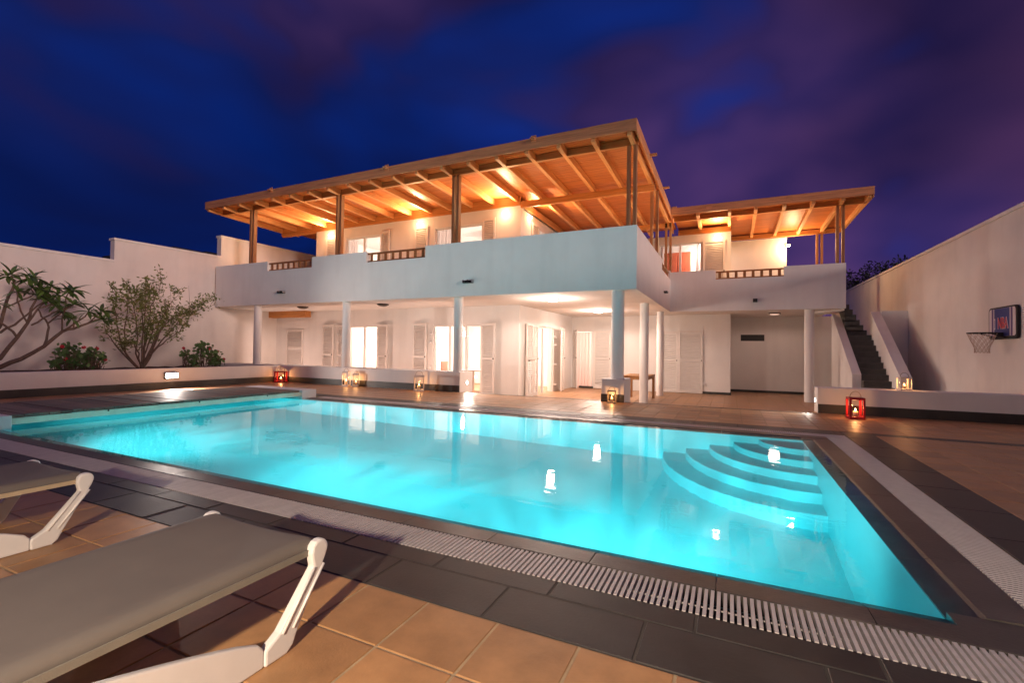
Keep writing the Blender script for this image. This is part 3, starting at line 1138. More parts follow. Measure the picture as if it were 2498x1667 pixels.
rp(MB().box(HX+.01, -1.80, 16.0, 16.10, 5.20, 5.35), 'beam', PINE_X, .004)
rp(MB().box(HX+.002, HX+.05, HY+.06, IY, 5.302, 5.50), 'beam', PINE_Y, .004)
rp(MB().box(-15.70, -13.88, HY-.001, HY+.08, 5.30, 5.60), 'beam', PINE_X, .004)
for x in (-14.08, -10.31, -6.34, -1.93):
    for dx in (-.068, .068):
        rp(MB().box(x+dx-.036, x+dx+.036, 9.985, 10.105, 3.762, 5.502), 'post', POSTW, .004)
for y in (12.95, 16.05):
    for dx in (-.07, .07):
        rp(MB().box(-1.88+dx-.036, -1.88+dx+.036, y-.05, y+.05, 3.762 if y < 14 else 3.758, zb(y)), 'post', POSTW, .004)
for x in (-12.55, -8.15, -4.0):
    rp(MB().box(x-.05, x+.05, RYF-.10, RYF+.0, 5.765, 5.80), 'spout', FASCIA)
    rp(MB().box(x-.06, x+.06, RYF-.012, RYF-.0005, 5.70, 5.87), 'spout_plate', FASCIA)
for y in (11.2, 13.6, 15.6):
    rp(MB().box(RXR, RXR+.16, y-.05, y+.05, 5.69, 5.73), 'spout', FASCIA_Y)

# ------------------------------------------------------------------ wing roof
zw = lambda y: 5.385-.02*(y-15.6)
wing = thing('timber_roof', 'smaller pine canopy roof over the right wing balcony', 'roof', (1, 17, 5.4))
def sbw(x0, x1, y0, y1, a, c):
    return MB().hexa([(x0, y0, zw(y0)+a), (x1, y0, zw(y0)+a), (x1, y1, zw(y1)+a), (x0, y1, zw(y1)+a), (x0, y0, zw(y0)+c), (x1, y0, zw(y0)+c), (x1, y1, zw(y1)+c), (x0, y1, zw(y1)+c)])
for x in (-.96, -.05, .67, 1.42, 2.13, 2.84, 3.44):
    y1 = IY-.003 if x < -.02 else 19.15
    sbw(x-.045, x+.045, 15.60, y1, 0, .15).obj('rafter', PINE_Y, wing, .004)
linings(-1.72, 3.50, 15.59, 19.5, .152, wing, zw)
sbw(-1.72, 3.50, 15.59, 19.5, .175, .21).obj('roof_deck', MATS['roof_felt'], wing)
MB().box(-1.735, 3.53, 15.55, 15.589, 5.455, 5.69).obj('front_fascia', FASCIA, wing, .006)
MB().box(3.501, 3.53, 15.59, 19.5, 5.40, 5.62).obj('side_fascia', FASCIA_Y, wing, .006)
MB().box(-1.70, 3.45, 16.02, 16.12, 5.37, 5.52).obj('beam', PINE_X, wing, .004)
MB().box(-1.7, 0, IY-.052, IY-.002, 5.222, 5.40).obj('beam', PINE_X, wing, .004)
MB().box(.0, 3.45, 19.08, 19.18, 5.27, 5.42).obj('beam', PINE_X, wing, .004)
for (x, y, z0) in ((2.84, 16.07, 3.702), (2.78, 19.12, 2.70)):
    for dx in (-.068, .068):
        MB().box(x+dx-.036, x+dx+.036, y-.05, y+.05, z0, 5.375 if y < 17 else 5.268).obj('post', POSTW, wing, .004)
for x in (-.62, 1.52):
    MB().lathe([(.001, .0), (.05, .0), (.09, .002)], 16).obj('spout_plate', FASCIA, wing, loc=(0, 0, 0)).matrix_basis = Matrix.Translation(Vector((x, 15.548, 5.59))-Vector(wing.location)) @ Matrix.Rotation(rad(90), 4, 'X')

# ------------------------------------------------------------------ outdoor stairs
stairs = thing('stairs', 'dark stone outdoor stairs climbing between white flank walls', 'stairs', (3.4, 14, TZ))
SX0, SX1, SY0, SZ0, SG_, SRs = 3.09, 3.67, 14.65, .41, .233, .155
for k in range(-4, 9):
    y0, z1 = SY0+k*SG_, SZ0+k*SRs
    MB().box(SX0+.001, SX1-.001, y0, y0+.30, TZ-.05 if k < 0 else z1-SRs*1.6, z1-.03).obj('riser', STEPST, stairs)
    MB().box(SX0+.002, SX1-.002, y0-.015, y0+.29, z1-.0295, z1).obj('tread', STEPST, stairs, .004)
for k in range(6):
    z1 = SZ0+8*SRs+(k+1)*.155
    x1 = SX0+.54-.085*k
    MB().box(SX0+.001, x1, SY0+8*SG_+.32-.0*k, SY0+8*SG_+1.1, z1-.20, z1).obj('winder_tread', STEPST, stairs, .004)
def flank(x0, x1, pts):
    poly = [(x0, y, z) for y, z in pts]
    MB().prism(poly, (x1-x0, 0, 0)).obj('flank_wall', PLASTER, stairs, .006)
flank(2.89, 3.09, [(14.86, TZ-.1), (14.86, .57), (17.6, 2.39), (17.6, TZ-.1)])
flank(3.67, 3.90, [(14.05, TZ-.1), (14.05, .57), (16.65, 2.34), (16.65, TZ-.1)])
MB().box(3.901, RX-.001, 16.5, 16.65, TZ-.1, 2.335).obj('cross_wall', PLASTER, stairs, .006)

# ================================================================== LAMPS OF THE HOUSE
WARM = (1, .63, .32)
SOFT = (1, .76, .63)
sconce_defs = [((-13.13, HY, 5.16), 'y', 'lit half bowl wall lamp by the outer shutter of the upper floor'),
               ((-9.19, HY, 5.16), 'y', 'lit half bowl wall lamp between the two upper balcony windows'),
               ((-6.09, HY, 5.17), 'y', 'lit half bowl wall lamp beside the upper corner of the house'),
               ((HX, 13.02, 5.16), 'x', 'lit half bowl wall lamp round the corner on the upper side wall'),
               ((-.42, IY, 5.08), 'y', 'lit half bowl wall lamp above the shutter of the right wing')]
for (p, ax, lab) in sconce_defs:
    t_ = thing('wall_lamp', lab, 'wall lamp', p, 'half bowl lamps on the upper floor')
    n = Vector((0, -1, 0)) if ax == 'y' else Vector((1, 0, 0))
    mb = MB()
    seg = 14
    prof = [(.03, -.085), (.075, -.07), (.105, -.035), (.115, 0)]
    for r, z in prof:
        for k in range(seg+1):
            a = math.pi*k/seg
            s_ = Vector((math.cos(a)*r, -math.sin(a)*r*.9, z)) if ax == 'y' else Vector((math.sin(a)*r*.9, math.cos(a)*r, z))
            mb.v.append(tuple(s_))
    for i in range(len(prof)-1):
        for k in range(seg):
            a = i*(seg+1)+k
            mb.f.append((a, a+1, a+seg+2, a+seg+1))
            mb.sm.append(True)
    mb.obj('shade', emit('sconce_glow', (1, .75, .45), 9), t_, loc=(0, 0, 0))
    q = MB()
    if ax == 'y':
        q.box(-.12, .12, -.012, -.001, -.02, .025)
    else:
        q.box(.001, .012, -.12, .12, -.02, .025)
    q.obj('bracket', STEEL, t_, loc=(0, 0, 0))
    light('bulb', t_, Vector(p)+n*.2+Vector((0, 0, -.02)), 230, WARM, .07, 'SPOT', n*1.1+Vector((0, 0, 1)), 150, .9)
    light('glow', t_, Vector(p)+n*.26+Vector((0, 0, -.06)), 10, WARM, .06)
# bare lamp on the far corner
p = Vector((1.79, RY, 4.95))
t_ = thing('wall_lamp', 'small bright bulb lamp at the free corner of the right wing wall', 'wall lamp', p)
MB().lathe([(.001, .05), (.035, .04), (.05, 0), (.035, -.04), (.001, -.05)], 16, (.06, -.06, 0)).obj('globe', emit('globe_glow', (1, .72, .38), 30), t_, loc=(0, 0, 0))
MB().box(-.01, .05, -.03, .0, -.02, .02).obj('bracket', STEEL, t_, loc=(0, 0, 0))
light('bulb', t_, p+Vector((.18, -.2, -.10)), 85, WARM, .05)

# unseen lights added behind the parapets to light the rafters from below
for (p, dv, lab) in (((-14.6, FY0+.15, 3.05), (0, 1, 0), 'added unseen uplight inside the parapet near the boundary wall'), ((-11.9, FY0+.15, 3.05), (0, 1, 0), 'added unseen uplight inside the parapet below the first railing'),
                     ((-9.9, FY0+.15, 3.05), (0, 1, 0), 'added unseen uplight inside the parapet between the two railings'), ((-6.8, FY0+.15, 3.05), (0, 1, 0), 'added unseen uplight inside the parapet beside the third post'),
                     ((-4.2, FY0+.15, 3.05), (0, 1, 0), 'added unseen uplight inside the parapet near the canopy corner'), ((-1.95, 11.6, 3.05), (-1, 0, 0), 'added unseen uplight inside the side parapet near the corner posts'),
                     ((-1.95, 14.4, 3.05), (-1, 0, 0), 'added unseen uplight inside the side parapet near its railing'), ((.4, 16.15, 3.0), (0, 1, 0), 'added unseen uplight inside the right wing parapet below its railing'),
                     ((2.2, 16.15, 3.0), (0, 1, 0), 'added unseen uplight inside the right wing parapet near its end posts')):
    t_ = thing('added_uplight', lab, 'wall light', p, 'added uplights inside the balcony parapets')
    D_ = Vector(dv)
    side = Vector((-D_.y, D_.x, 0))
    def turn(mb):
        mb.v = [tuple(side*vx+Vector((0, 0, vy))+D_*vz) for vx, vy, vz in mb.v]
        return mb
    turn(MB().lathe([(.055, .001), (.055, .014), (.042, .018)], 20)).obj('ring', STEEL, t_, loc=(0, 0, 0))
    turn(MB().lathe([(.042, .012), (.02, .018), (.001, .02)], 20)).obj('lens', emit('uplight_glow', (1, .7, .4), 12), t_, loc=(0, 0, 0))
    light('bulb', t_, Vector(p)+D_*.09, 105, (1, .58, .27), .05, 'SPOT', D_*.25+Vector((0, 0, 1)), 128, .9)

# ceiling lamps under the balcony
cl = [((-4.11, 11.15), 150, 'lit round ceiling lamp above the terrace step near the corner column'), ((-3.91, 14.9), 170, 'lit round ceiling lamp before the pink curtained door'),
      ((1.29, 17.3), 24, 'dim reddish ceiling lamp in the recess beside the stairs'), ((-9.44, 10.95), 0, 'dark rimmed unlit ceiling lamp between the two living room windows'), ((-12.69, 10.85), 0, 'dark rimmed unlit ceiling lamp near the timber beam')]
for (x, y), e, lab in cl:
    t_ = thing('ceiling_lamp', lab, 'ceiling lamp', (x, y, CZ), 'round lamps under the balcony')
    MB().lathe([(.001, -.001), (.17, -.001), (.175, -.03), (.15, -.035)], 28).obj('rim', STEEL if e > 100 else mat('lamp_rim_dark', (.05, .04, .035), .5), t_, loc=(0, 0, 0))
    if e > 100:
        M = emit('ceiling_glow', (1, .88, .78), 16)
    elif e:
        M = emit('ceiling_dim', (1, .6, .45), .5)
    else:
        M = mat('lamp_off', (.12, .10, .09), .4)
    MB().lathe([(.15, -.034), (.12, -.06), (.06, -.075), (.001, -.08)], 28).obj('diffuser', M, t_, loc=(0, 0, 0))
    if e:
        light('bulb', t_, (x, y, CZ-.19), e, SOFT if e > 100 else (1, .68, .56), .09 if e > 100 else .16, 'SPOT', (0, 0, -1), 174, .25)
        if e > 100:
            light('glow', t_, (x, y, CZ-.30), 70, SOFT, .09)

# interiors: pendant, table group, cabinet and lights
def pendant(x, y, z, lab, zc, e, M):
    t_ = thing('pendant_lamp', lab, 'pendant lamp', (x, y, zc))
    MB().tube([(0, 0, 0), (0, 0, z-zc+.15)], .006, 6).obj('cable', BLACK, t_, loc=(0, 0, 0))
    MB().lathe([(.03, z-zc+.15), (.09, z-zc+.12), (.16, z-zc), (.155, z-zc)], 24).obj('lamp_shade', M, t_, loc=(0, 0, 0))
    light('bulb', t_, (x, y, z-.06), e, SOFT, .10)
pendant(-8.55, 14.2, 1.55, 'white cone pendant lamp glowing inside the dining room', CZ, 460, emit('pendant_glow', (1, .92, .85), 2.2))
pendant(-11.6, 14.8, 1.9, 'white pendant lamp in the room behind the wide left window', CZ, 460, emit('pendant_glow', (1, .92, .85), 2.2))
pendant(-11.6, 14.8, 4.75, 'white pendant lamp in the upper room behind the left balcony window', 5.26, 200, emit('pendant_glow', (1, .92, .85), 2.2))
pendant(-8.0, 14.8, 4.75, 'white pendant lamp in the upper room behind the middle balcony window', 5.26, 200, emit('pendant_glow', (1, .92, .85), 2.2))
pendant(-.75, 17.95, 4.75, 'white pendant lamp in the right wing upper room', 5.12, 110, emit('pendant_glow', (1, .92, .85), 2.2))
pendant(-3.9, 18.9, 1.75, 'white pendant lamp behind the pink curtain', CZ, 260, emit('pendant_glow', (1, .92, .85), 2.2))
pendant(-6.7, 15.3, 1.9, 'white pendant lamp inside the side entrance', CZ, 200, emit('pendant_glow', (1, .92, .85), 2.2))
cb = thing('cabinet', 'low grey cabinet inside the room behind the wide left window', 'cabinet', (-11.3, 13.4, TZ))
MB().box(-11.62, -11.02, 13.3, 13.75, TZ+.08, .62).obj('body', CABINET, cb, .005)
MB().box(-11.66, -10.98, 13.26, 13.79, .62, .66).obj('top', CABINET, cb, .005)
for xx in (-11.6, -11.08):
    MB().box(xx, xx+.04, 13.4, 13.6, TZ, TZ+.08).obj('leg', CABINET, cb)
tb_ = thing('dining_table', 'pale dining table inside the room behind the middle window', 'table', (-7.3, 13.7, TZ))
MB().box(-8.2, -6.5, 13.3, 14.2, .36, .40).obj('tabletop', CABINET, tb_, .004)
for xx, yy in ((-8.1, 13.4), (-6.6, 13.4), (-8.1, 14.1), (-6.6, 14.1)):
    MB().box(xx-.03, xx+.03, yy-.03, yy+.03, TZ, .36).obj('leg', CABINET, tb_)
chp = mat('coral_fabric', (.62, .16, .11), .8)
ch = thing('dining_chair', 'coral red dining chair seen through the middle window', 'chair', (-8.65, 13.35, TZ))
MB().box(-8.86, -8.46, 13.2, 13.6, .08, .13).obj('seat', chp, ch, .01)
MB().box(-8.86, -8.82, 13.2, 13.6, .14, .66).obj('backrest', chp, ch, .01)
for xx, yy in ((-8.84, 13.23), (-8.49, 13.23), (-8.84, 13.57), (-8.49, 13.57)):
    MB().box(xx-.018, xx+.018, yy-.018, yy+.018, TZ, .08).obj('leg', CABINET, ch)
tag(MB().lathe([(.001, .0), (.06, .0), (.13, .05), (.15, .09), (.14, .09), (.12, .055), (.001, .02)], 20, (-7.0, 13.5, .40)).obj('bowl', mat('pink_ceramic', (.75, .18, .25), .3)), 'pink bowl on the dining table', 'bowl')
vb = tag(MB().lathe([(.001, 0), (.04, 0), (.045, .14), (.018, .2), (.018, .27), (.001, .27)], 14, (-6.85, 13.55, .40)).obj('bottle', mat('dark_glass', (.03, .02, .02), .15)), 'dark bottle on the dining table', 'bottle')
rdr = hp(MB().box(-2.30, -1.36, 18.40, 18.449, FLR, 4.83), 'red_door', REDDOOR)
for xx in (-2.29, -1.83):
    MB().box(xx+.03, xx+.43, 18.385, 18.3995, FLR+.15, 4.74).obj('door_panel', REDDOOR, rdr, .01)

# teak table on the terrace
tt = thing('terrace_table', 'square pine table standing between the columns on the terrace', 'table', (-2.5, 14.3, TZ))
for i in range(7):
    MB().box(-2.86+i*.108, -2.86+i*.108+.1, 13.55, 14.95, .355, .385).obj('tabletop_slat', TEAK, tt)
for yy in (13.6, 14.87):
    MB().box(-2.83, -2.14, yy-.012, yy+.012, .27, .353).obj('apron', TEAK, tt)
for xx in (-2.83, -2.14):
    MB().box(xx-.012, xx+.012, 13.6, 14.87, .27, .353).obj('apron', TEAK, tt)
for xx, yy in ((-2.82, 13.6), (-2.15, 13.6), (-2.82, 14.88), (-2.15, 14.88)):
    MB().box(xx-.035, xx+.035, yy-.035, yy+.035, TZ, .352).obj('leg', TEAK, tt)

# wall flood light on the planter and small round wall lights
fl = thing('flood_lamp', 'bright rectangular bulkhead lamp on the low planter wall', 'flood lamp', (-12.6, 6.88, .32))
MB().box(-12.599, -12.55, 6.72, 7.04, .24, .40).obj('housing', BLACK, fl, .006)
MB().box(-12.5495, -12.535, 6.745, 7.015, .262, .378).obj('lens', emit('flood_glow', (1, .93, .82), 22), fl, .004)
light('bulb', fl, (-12.50, 6.88, .33), 450, (1, .85, .76), .07, 'SPOT', (1, -.05, .14), 150, .6)
gw = thing('garden_wall', 'unseen white wall added behind the sun loungers to carry a lamp', 'wall', (-3, -2.1, 0))  # unseen wall added to carry a lamp implied by the lounger shadows
MB().box(-12.6, RX-.001, -2.35, -2.10, -.1, 2.1).obj('wall_panel', PLASTER, gw, .006)
f2 = thing('flood_lamp', 'unseen bulkhead lamp on the added wall behind the sun loungers', 'flood lamp', (-.3, -2.1, 1.7))  # unseen lamp implied by lounger shadows, placed to light the near tiles
MB().box(-.46, -.14, -2.099, -2.05, 1.62, 1.78).obj('housing', BLACK, f2, .006)
MB().box(-.435, -.165, -2.0495, -2.035, 1.642, 1.758).obj('lens', emit('flood_glow', (1, .93, .82), 22), f2, .004)
light('bulb', f2, (-.3, -2.0, 1.7), 900, (1, .78, .57), .06, 'SPOT', (-.25, 1, -.95), 112, .9)
for (p, dv, lab, e) in (((-6.12, 10.32, .22), (1, 0, 0), 'small round light set in the end of the columned low wall', 45),
                        ((1.45, 10.31, .22), (-1, 0, 0), 'small round light set in the end of the low wall before the stairs', 45),
                        ((-11.5, 10.62, .12), (0, 1, 0), 'added hidden light on the house side of the low wall near the wide window', 75),  # house side lights are unseen, added to brighten the terrace walls and ceiling
                        ((-8.1, 10.62, .12), (0, 1, 0), 'added hidden light on the house side of the low wall near the dining room', 75),
                        ((-14.4, 10.62, .12), (0, 1, 0), 'added hidden light on the house side of the low wall near the timber beam', 60)):
    t_ = thing('step_light', lab, 'wall light', p, 'round lights in the low walls')
    D_ = Vector(dv)
    side = Vector((-D_.y, D_.x, 0))
    def turn(mb):
        mb.v = [tuple(side*vx+Vector((0, 0, vy))+D_*vz) for vx, vy, vz in mb.v]
        return mb
    turn(MB().lathe([(.055, .001), (.055, .014), (.042, .018)], 24)).obj('ring', STEEL, t_, loc=(0, 0, 0))
    turn(MB().lathe([(.042, .012), (.02, .018), (.001, .02)], 24)).obj('lens', emit('step_glow', (1, .95, .88), 26), t_, loc=(0, 0, 0))
    light('bulb', t_, Vector(p)+D_*.07, e, (1, .88, .76) if dv[0] else (1, .66, .52), .04, 'SPOT', (dv[0], dv[1], -.12 if dv[0] else .35), 165, .5)

# ================================================================== LANTERNS
FLAME = emit('flame', (1, .55, .18), 28)
def lantern(x, y, z, w, h, M, lab, rot=0., e=2.4, handle=True, tint=(1, .97, .93), body=None, fp=.085):
    t_ = thing('lantern', lab, 'lantern', (x, y, z), 'candle lanterns round the pool')
    t_.rotation_euler = (0, 0, rot)
    p = w*fp
    a = w/2
    def pt(mb, n, m, bev=0.):
        return mb.obj(n, m, t_, bev, loc=(0, 0, 0))
    pt(MB().box(-a, a, -a, a, 0, h*.12), 'base', M, .003)
    pt(MB().box(-a, a, -a, a, h*.9, h), 'roof', M, .003)
    for sx in (-1, 1):
        for sy_ in (-1, 1):
            pt(MB().box(*sorted((sx*a, sx*(a-p))), *sorted((sy_*a, sy_*(a-p))), h*.12, h*.9), 'corner_post', M)
    g_ = a-p*.5
    G_ = clear_glass('lantern_glass', tint) if body is None else body
    zz0, zz1 = h*.12, h*.9
    for q in (((-a+p, -g_), (a-p, -g_)), ((a-p, g_), (-a+p, g_)), ((g_, -a+p), (g_, a-p)), ((-g_, a-p), (-g_, -a+p))):
        (x0, y0), (x1, y1) = q
        pt(MB().quad((x0, y0, zz0), (x1, y1, zz0), (x1, y1, zz1), (x0, y0, zz1)), 'pane', G_)
    pt(MB().lathe([(.001, zz0), (w*.17, zz0), (w*.17, h*.36), (.001, h*.36)], 16), 'candle', CANDLE)
    pt(MB().lathe([(.001, h*.37), (w*.05, h*.40), (w*.03, h*.45), (.001, h*.50)], 10), 'flame', FLAME)
    if handle:
        pts = [(math.cos(k)*a*.72, 0, h+math.sin(k)*a*.9) for k in [math.pi*i/14 for i in range(15)]]
        pt(MB().tube(pts, .004, 6), 'handle', RAWMET)
    d = light('candle_light', None, (0, 0, 0), e, (1, .45, .16), .02)
    d.parent = t_
    d.location = (0, 0, h*.56)
    return t_
lantern(1.90, 9.53, 0, .22, .36, REDMET, 'red metal candle lantern on the deck before the stair wall', rad(4), 4, fp=.13)
lantern(-12.25, 9.74, 0, .30, .34, REDMET, 'red metal candle lantern in the corner of the low walls', rad(38), 3.2, fp=.13)
lantern(-9.62, 9.72, 0, .17, .42, WHITEMET, 'tall white candle lantern left of a pair against the low wall', rad(20), 2.2)
lantern(-9.38, 9.84, 0, .15, .36, WHITEMET, 'slim white candle lantern right beside a taller white one', rad(30), 1.6)
lantern(-7.12, 9.66, 0, .25, .40, WHITEMET, 'wide white candle lantern near the round wall light', rad(34), 3)
lantern(-2.24, 9.70, 0, .17, .26, RAWMET, 'small brass candle lantern before the column pedestal', rad(8), 2.6)
lantern(2.75, 10.28, .467, .17, .23, WHITEMET, 'small white candle lantern standing on top of the low stair wall', rad(6), 3)

# ================================================================== BASKETBALL HOOP
bh = thing('basketball_hoop', 'wall mounted basketball hoop with blue backboard reading NBA and cord net', 'basketball hoop', (RX, 11.38, 1.4))
bc, bz0, bz1, hw = 11.38, 1.395, 1.985, .485
def rrect(hw, z0, z1, r, n=6):
    out = []
    for cy, cz, a0 in ((hw-r, z1-r, 0), (-hw+r, z1-r, 90), (-hw+r, z0+r, 180), (hw-r, z0+r, 270)):
        for i in range(n+1):
            a = rad(a0+90*i/n)
            out.append((cy+r*math.cos(a), cz+r*math.sin(a)))
    return out
def slab(pts, x0, x1):
    return MB().prism([(x0, bc+p[0], p[1]) for p in pts], (x1-x0, 0, 0))
slab(rrect(hw, bz0, bz1, .08), RX-.055, RX-.01).obj('backboard', RUBBER, bh, .006)
slab(rrect(hw-.035, bz0+.055, bz1-.03, .055), RX-.0585, RX-.0551).obj('face', BOARDW, bh)
for y0, y1, M in ((-.26, .26, BOARDB), (.30, .355, BOARDP), (-.355, -.30, BOARDP)):
    MB().box(RX-.0605, RX-.0586, bc+y0, bc+y1, bz0+.058, bz1-.033).obj('stripe', M, bh)
def text(body, size, M, ycen, zc, name):
    cu = bpy.data.curves.new(name, 'FONT')
    cu.body = body
    cu.size = size
    cu.align_x = 'CENTER'
    cu.align_y = 'CENTER'
    cu.extrude = .0012
    cu.offset = size*.025
    tmp = bpy.data.objects.new(name, cu)
    me = bpy.data.meshes.new_from_object(tmp)
    me.materials.append(M)
    o = bpy.data.objects.new(name, me)
    COL.objects.link(o)
    o.parent = bh
    o.matrix_basis = Matrix(((0, 0, -1, RX-.0635-bh.location.x), (-1, 0, 0, ycen-bh.location.y), (0, 1, 0, zc-bh.location.z), (0, 0, 0, 1))) @ Matrix.Diagonal((.78, 1.25, 1, 1))
    return o
text('NBA', .235, BOARDW, bc-.045, 1.675, 'lettering_outline').data.materials[0] = BOARDW
text('NBA', .215, REDTXT, bc-.045, 1.675, 'lettering').location.x -= .0028
# white emblem panel with a leaning figure left of the letters
slab([(.255+a*.0-.0+q[0]*.12-.03, 1.675+q[1]*.2) for a, q in ((0, (0, -.5)), (0, (.35, -.5)), (0, (.35, .5)), (0, (0, .5)))], RX-.0628, RX-.0607).obj('emblem_panel', BOARDW, bh)
slab([(.246, 1.60), (.252, 1.60), (.244, 1.66), (.252, 1.70), (.246, 1.755), (.236, 1.75), (.238, 1.69), (.234, 1.64)], RX-.0642, RX-.0629).obj('emblem_figure', BOARDP, bh)
ring = [(RX-.33+.2*math.cos(2*math.pi*i/32), bc+.2*math.sin(2*math.pi*i/32), 1.505) for i in range(33)]
MB().tube(ring, .010, 8, False).obj('rim', RUBBER, bh)
MB().box(RX-.14, RX-.061, bc-.07, bc+.07, 1.44, 1.515).obj('rim_bracket', RUBBER, bh, .006)
for s_ in (-1, 1):
    MB().tube([(RX-.30, bc+s_*.19, 1.50), (RX-.16, bc+s_*.16, 1.455), (RX-.06, bc+s_*.13, 1.43)], .008, 6).obj('rim_strut', RUBBER, bh)
net = MB()
lv_ = [(.2, 1.50), (.175, 1.43), (.15, 1.36), (.125, 1.30), (.105, 1.24), (.10, 1.18), (.105, 1.14)]
for k in range(12):
    for dirn in (1, -1):
        pts = []
        for i, (r, z) in enumerate(lv_):
            a = 2*math.pi*(k+dirn*i*.5)/12
            pts.append((RX-.33+r*math.cos(a), bc+r*math.sin(a), z))
        net.tube(pts, .0035, 5)
stuff(net.obj('net', NETM, bh))

# ================================================================== SUN LOUNGERS
def lounger(x0, x1, y1, lab, hem_mat, yb=-.62):
    zt = .355
    t_ = thing('sun_lounger', lab, 'sun lounger', (x0, y1, 0), 'white sun loungers by the pool')
    # sling: flat top with rolled sides and a rolled pool end
    mb = MB()
    W2 = (x1-x0)/2
    xc = (x0+x1)/2
    cols = 18
    rows = 30
    P = []
    for j in range(rows+1):
        v_ = j/rows
        y = yb+(y1-.045-yb)*v_
        row = []
        for i in range(cols+1):
            u = -1+2*i/cols
            ax = abs(u)
            if ax > .80:
                k = (ax-.80)/.20*math.pi*.5
                xx = xc+math.copysign((W2-.055)+.035*math.sin(k), u)
                zz = zt-.035*(1-math.cos(k))-.022*max(0, (ax-.93)/.07)
            else:
                xx = xc+u/.80*(W2-.055)
                zz = zt-.010*(1-(u/.8)**2)
            row.append((xx, y, zz))
        P.append(row)
    for k_ in range(1, 6):
        a = k_/5*math.pi*.5
        row = []
        for (xx, yy, zz) in P[rows]:
            row.append((xx, yy+.045*math.sin(a), zz-.045*(1-math.cos(a))))
        P.append(row)
    n0 = 0
    for row in P:
        mb.v += row
    for j in range(len(P)-1):
        for i in range(cols):
            a = j*(cols+1)+i
            mb.f.append((a, a+1, a+cols+2, a+cols+1))
            mb.sm.append(True)
    o = mb.obj('sling', FABRIC, t_)
    sm = o.modifiers.new('solid', 'SOLIDIFY')
    sm.thickness = .004
    # hems under both long sides
    for s_ in (-1, 1):
        h_ = MB()
        xe = xc+s_*(W2-.018)
        h_.box(xe-.005, xe+.002, yb, y1-.05, zt-.060, zt-.038)
        h_.obj('hem', hem_mat, t_)
    # side frames: leaning leg, arched lower panel
    for s_ in (-1, 1):
        xe = xc+s_*(W2-.012)
        th = .036
        xa = xe-th/2
        def P3(pts):
            return [(xa, y, z) for y, z in pts]
        y = y1
        leg = [(y-.056, zt-.05), (y-.05, zt-.024), (y-.036, zt-.010)]
        for q_ in range(9):
            a_ = rad(92-q_*13.5)
            leg.append((y-.016+.036*math.cos(a_), zt-.042+.036*math.sin(a_)))
        leg += [(y+.010, zt-.075), (y-.112, .06), (y-.130, .02), (y-.155, 0), (y-.24, 0), (y-.24, .055), (y-.185, .088), (y-.046, zt-.10), (y-.052, zt-.075)]
        MB().prism(P3(leg), (th, 0, 0)).obj('leg', WHITEPL, t_, .008)
        # raised lips along the leg edges
        for off in (0, .046):
            a_ = Vector((xe+s_*.018, y-.044+off*.92, zt-.10))
            b_ = Vector((xe+s_*.018, y-.176+off*.92, .08))
            MB().tube([a_, b_], .0055, 6).obj('edge_lip', WHITEPL, t_)
        pan = [(y-.2405, .001), (y-.2405, .062)]
        for i in range(10):
            f = i/9
            pan.append((y-.26-f*.60, .085+.20*(f**.85)))
        pan += [(y-.90, .30), (yb, .30), (yb, .22), (y-.80, .20), (y-.60, .10), (y-.45, .001)]
        MB().prism([(xa+.006, yy, zz) for yy, zz in pan], (th-.012, 0, 0)).obj('side_panel', WHITEPL, t_, .006)
        MB().box(xe-.022, xe+.022, yb+.02, yb+.07, 0, .27).obj('rear_leg', WHITEPL, t_, .006)
    MB().box(x0+.05, x1-.05, y1-.02, y1+.012, zt-.09, zt-.052).obj('end_rail', WHITEPL, t_, .01)
    return t_
lounger(-2.06, -1.40, 1.315, 'white framed sun lounger with taupe sling standing fully on terracotta tiles', mat('grey_hem', (.20, .185, .155), .8, .08, 20, .2, 300))
lounger(-3.93, -3.27, 1.38, 'white framed sun lounger reaching onto the dark border stones with hem coloured as lit', HEM_LIT)

# ================================================================== PLANTS
def z1(x, y, X):
    return onx(x*.2806, 540+y*.2806, X)
# leaf mesh (shared)
def leaf_mesh(L, w, M, name='leaf', fold=.25):
    mb = MB()
    n = 6
    for i in range(n+1):
        f = i/n
        ww = w*math.sin(math.pi*min(1, f*.93+.05))**.8*.5
        z = -.30*L*f*f
        mb.v += [(L*f, -ww, z+ww*fold), (L*f, 0, z), (L*f, ww, z+ww*fold)]
    for i in range(n):
        a = 3*i
        mb.f += [(a, a+3, a+4, a+1), (a+1, a+4, a+5, a+2)]
        mb.sm += [True, True]
    return mb.mesh(name, M)
pt_ = thing('plumeria_tree', 'bare limbed plumeria with leaf rosettes against the left boundary wall', 'tree', (-14.1, 3.75, .4))
limbs = []
def limb(pts, r0, r1, wob=.0):
    """pts in z1 pixels with depth X"""
    P = [z1(a, c, X) if not isinstance(a, Vector) else a for a, c, X in pts]
    Q = [P[0]]
    for i in range(len(P)-1):
        for k in (1, 2):
            f = k/2
            q = P[i].lerp(P[i+1], f)
            Q.append(q + (Vector((random.uniform(-.02, .02), random.uniform(-.02, .02), random.uniform(-.02, .02))) if k == 1 else Vector()))
    n = len(Q)
    limbs.append((Q, [r0+(r1-r0)*i/(n-1) for i in range(n)]))
    return Q
limb([(-260, 1330, -14.1), (0, 1270, -14.1), (180, 1200, -14.0), (380, 1090, -14.0), (540, 960, -13.9), (640, 935, -13.8), (760, 890, -13.8), (870, 850, -13.7)], .055, .018)
limb([(-260, 1330, -14.1), (0, 1195, -14.2), (150, 1010, -14.2), (240, 885, -14.3), (270, 760, -14.4), (330, 660, -14.4)], .05, .018)
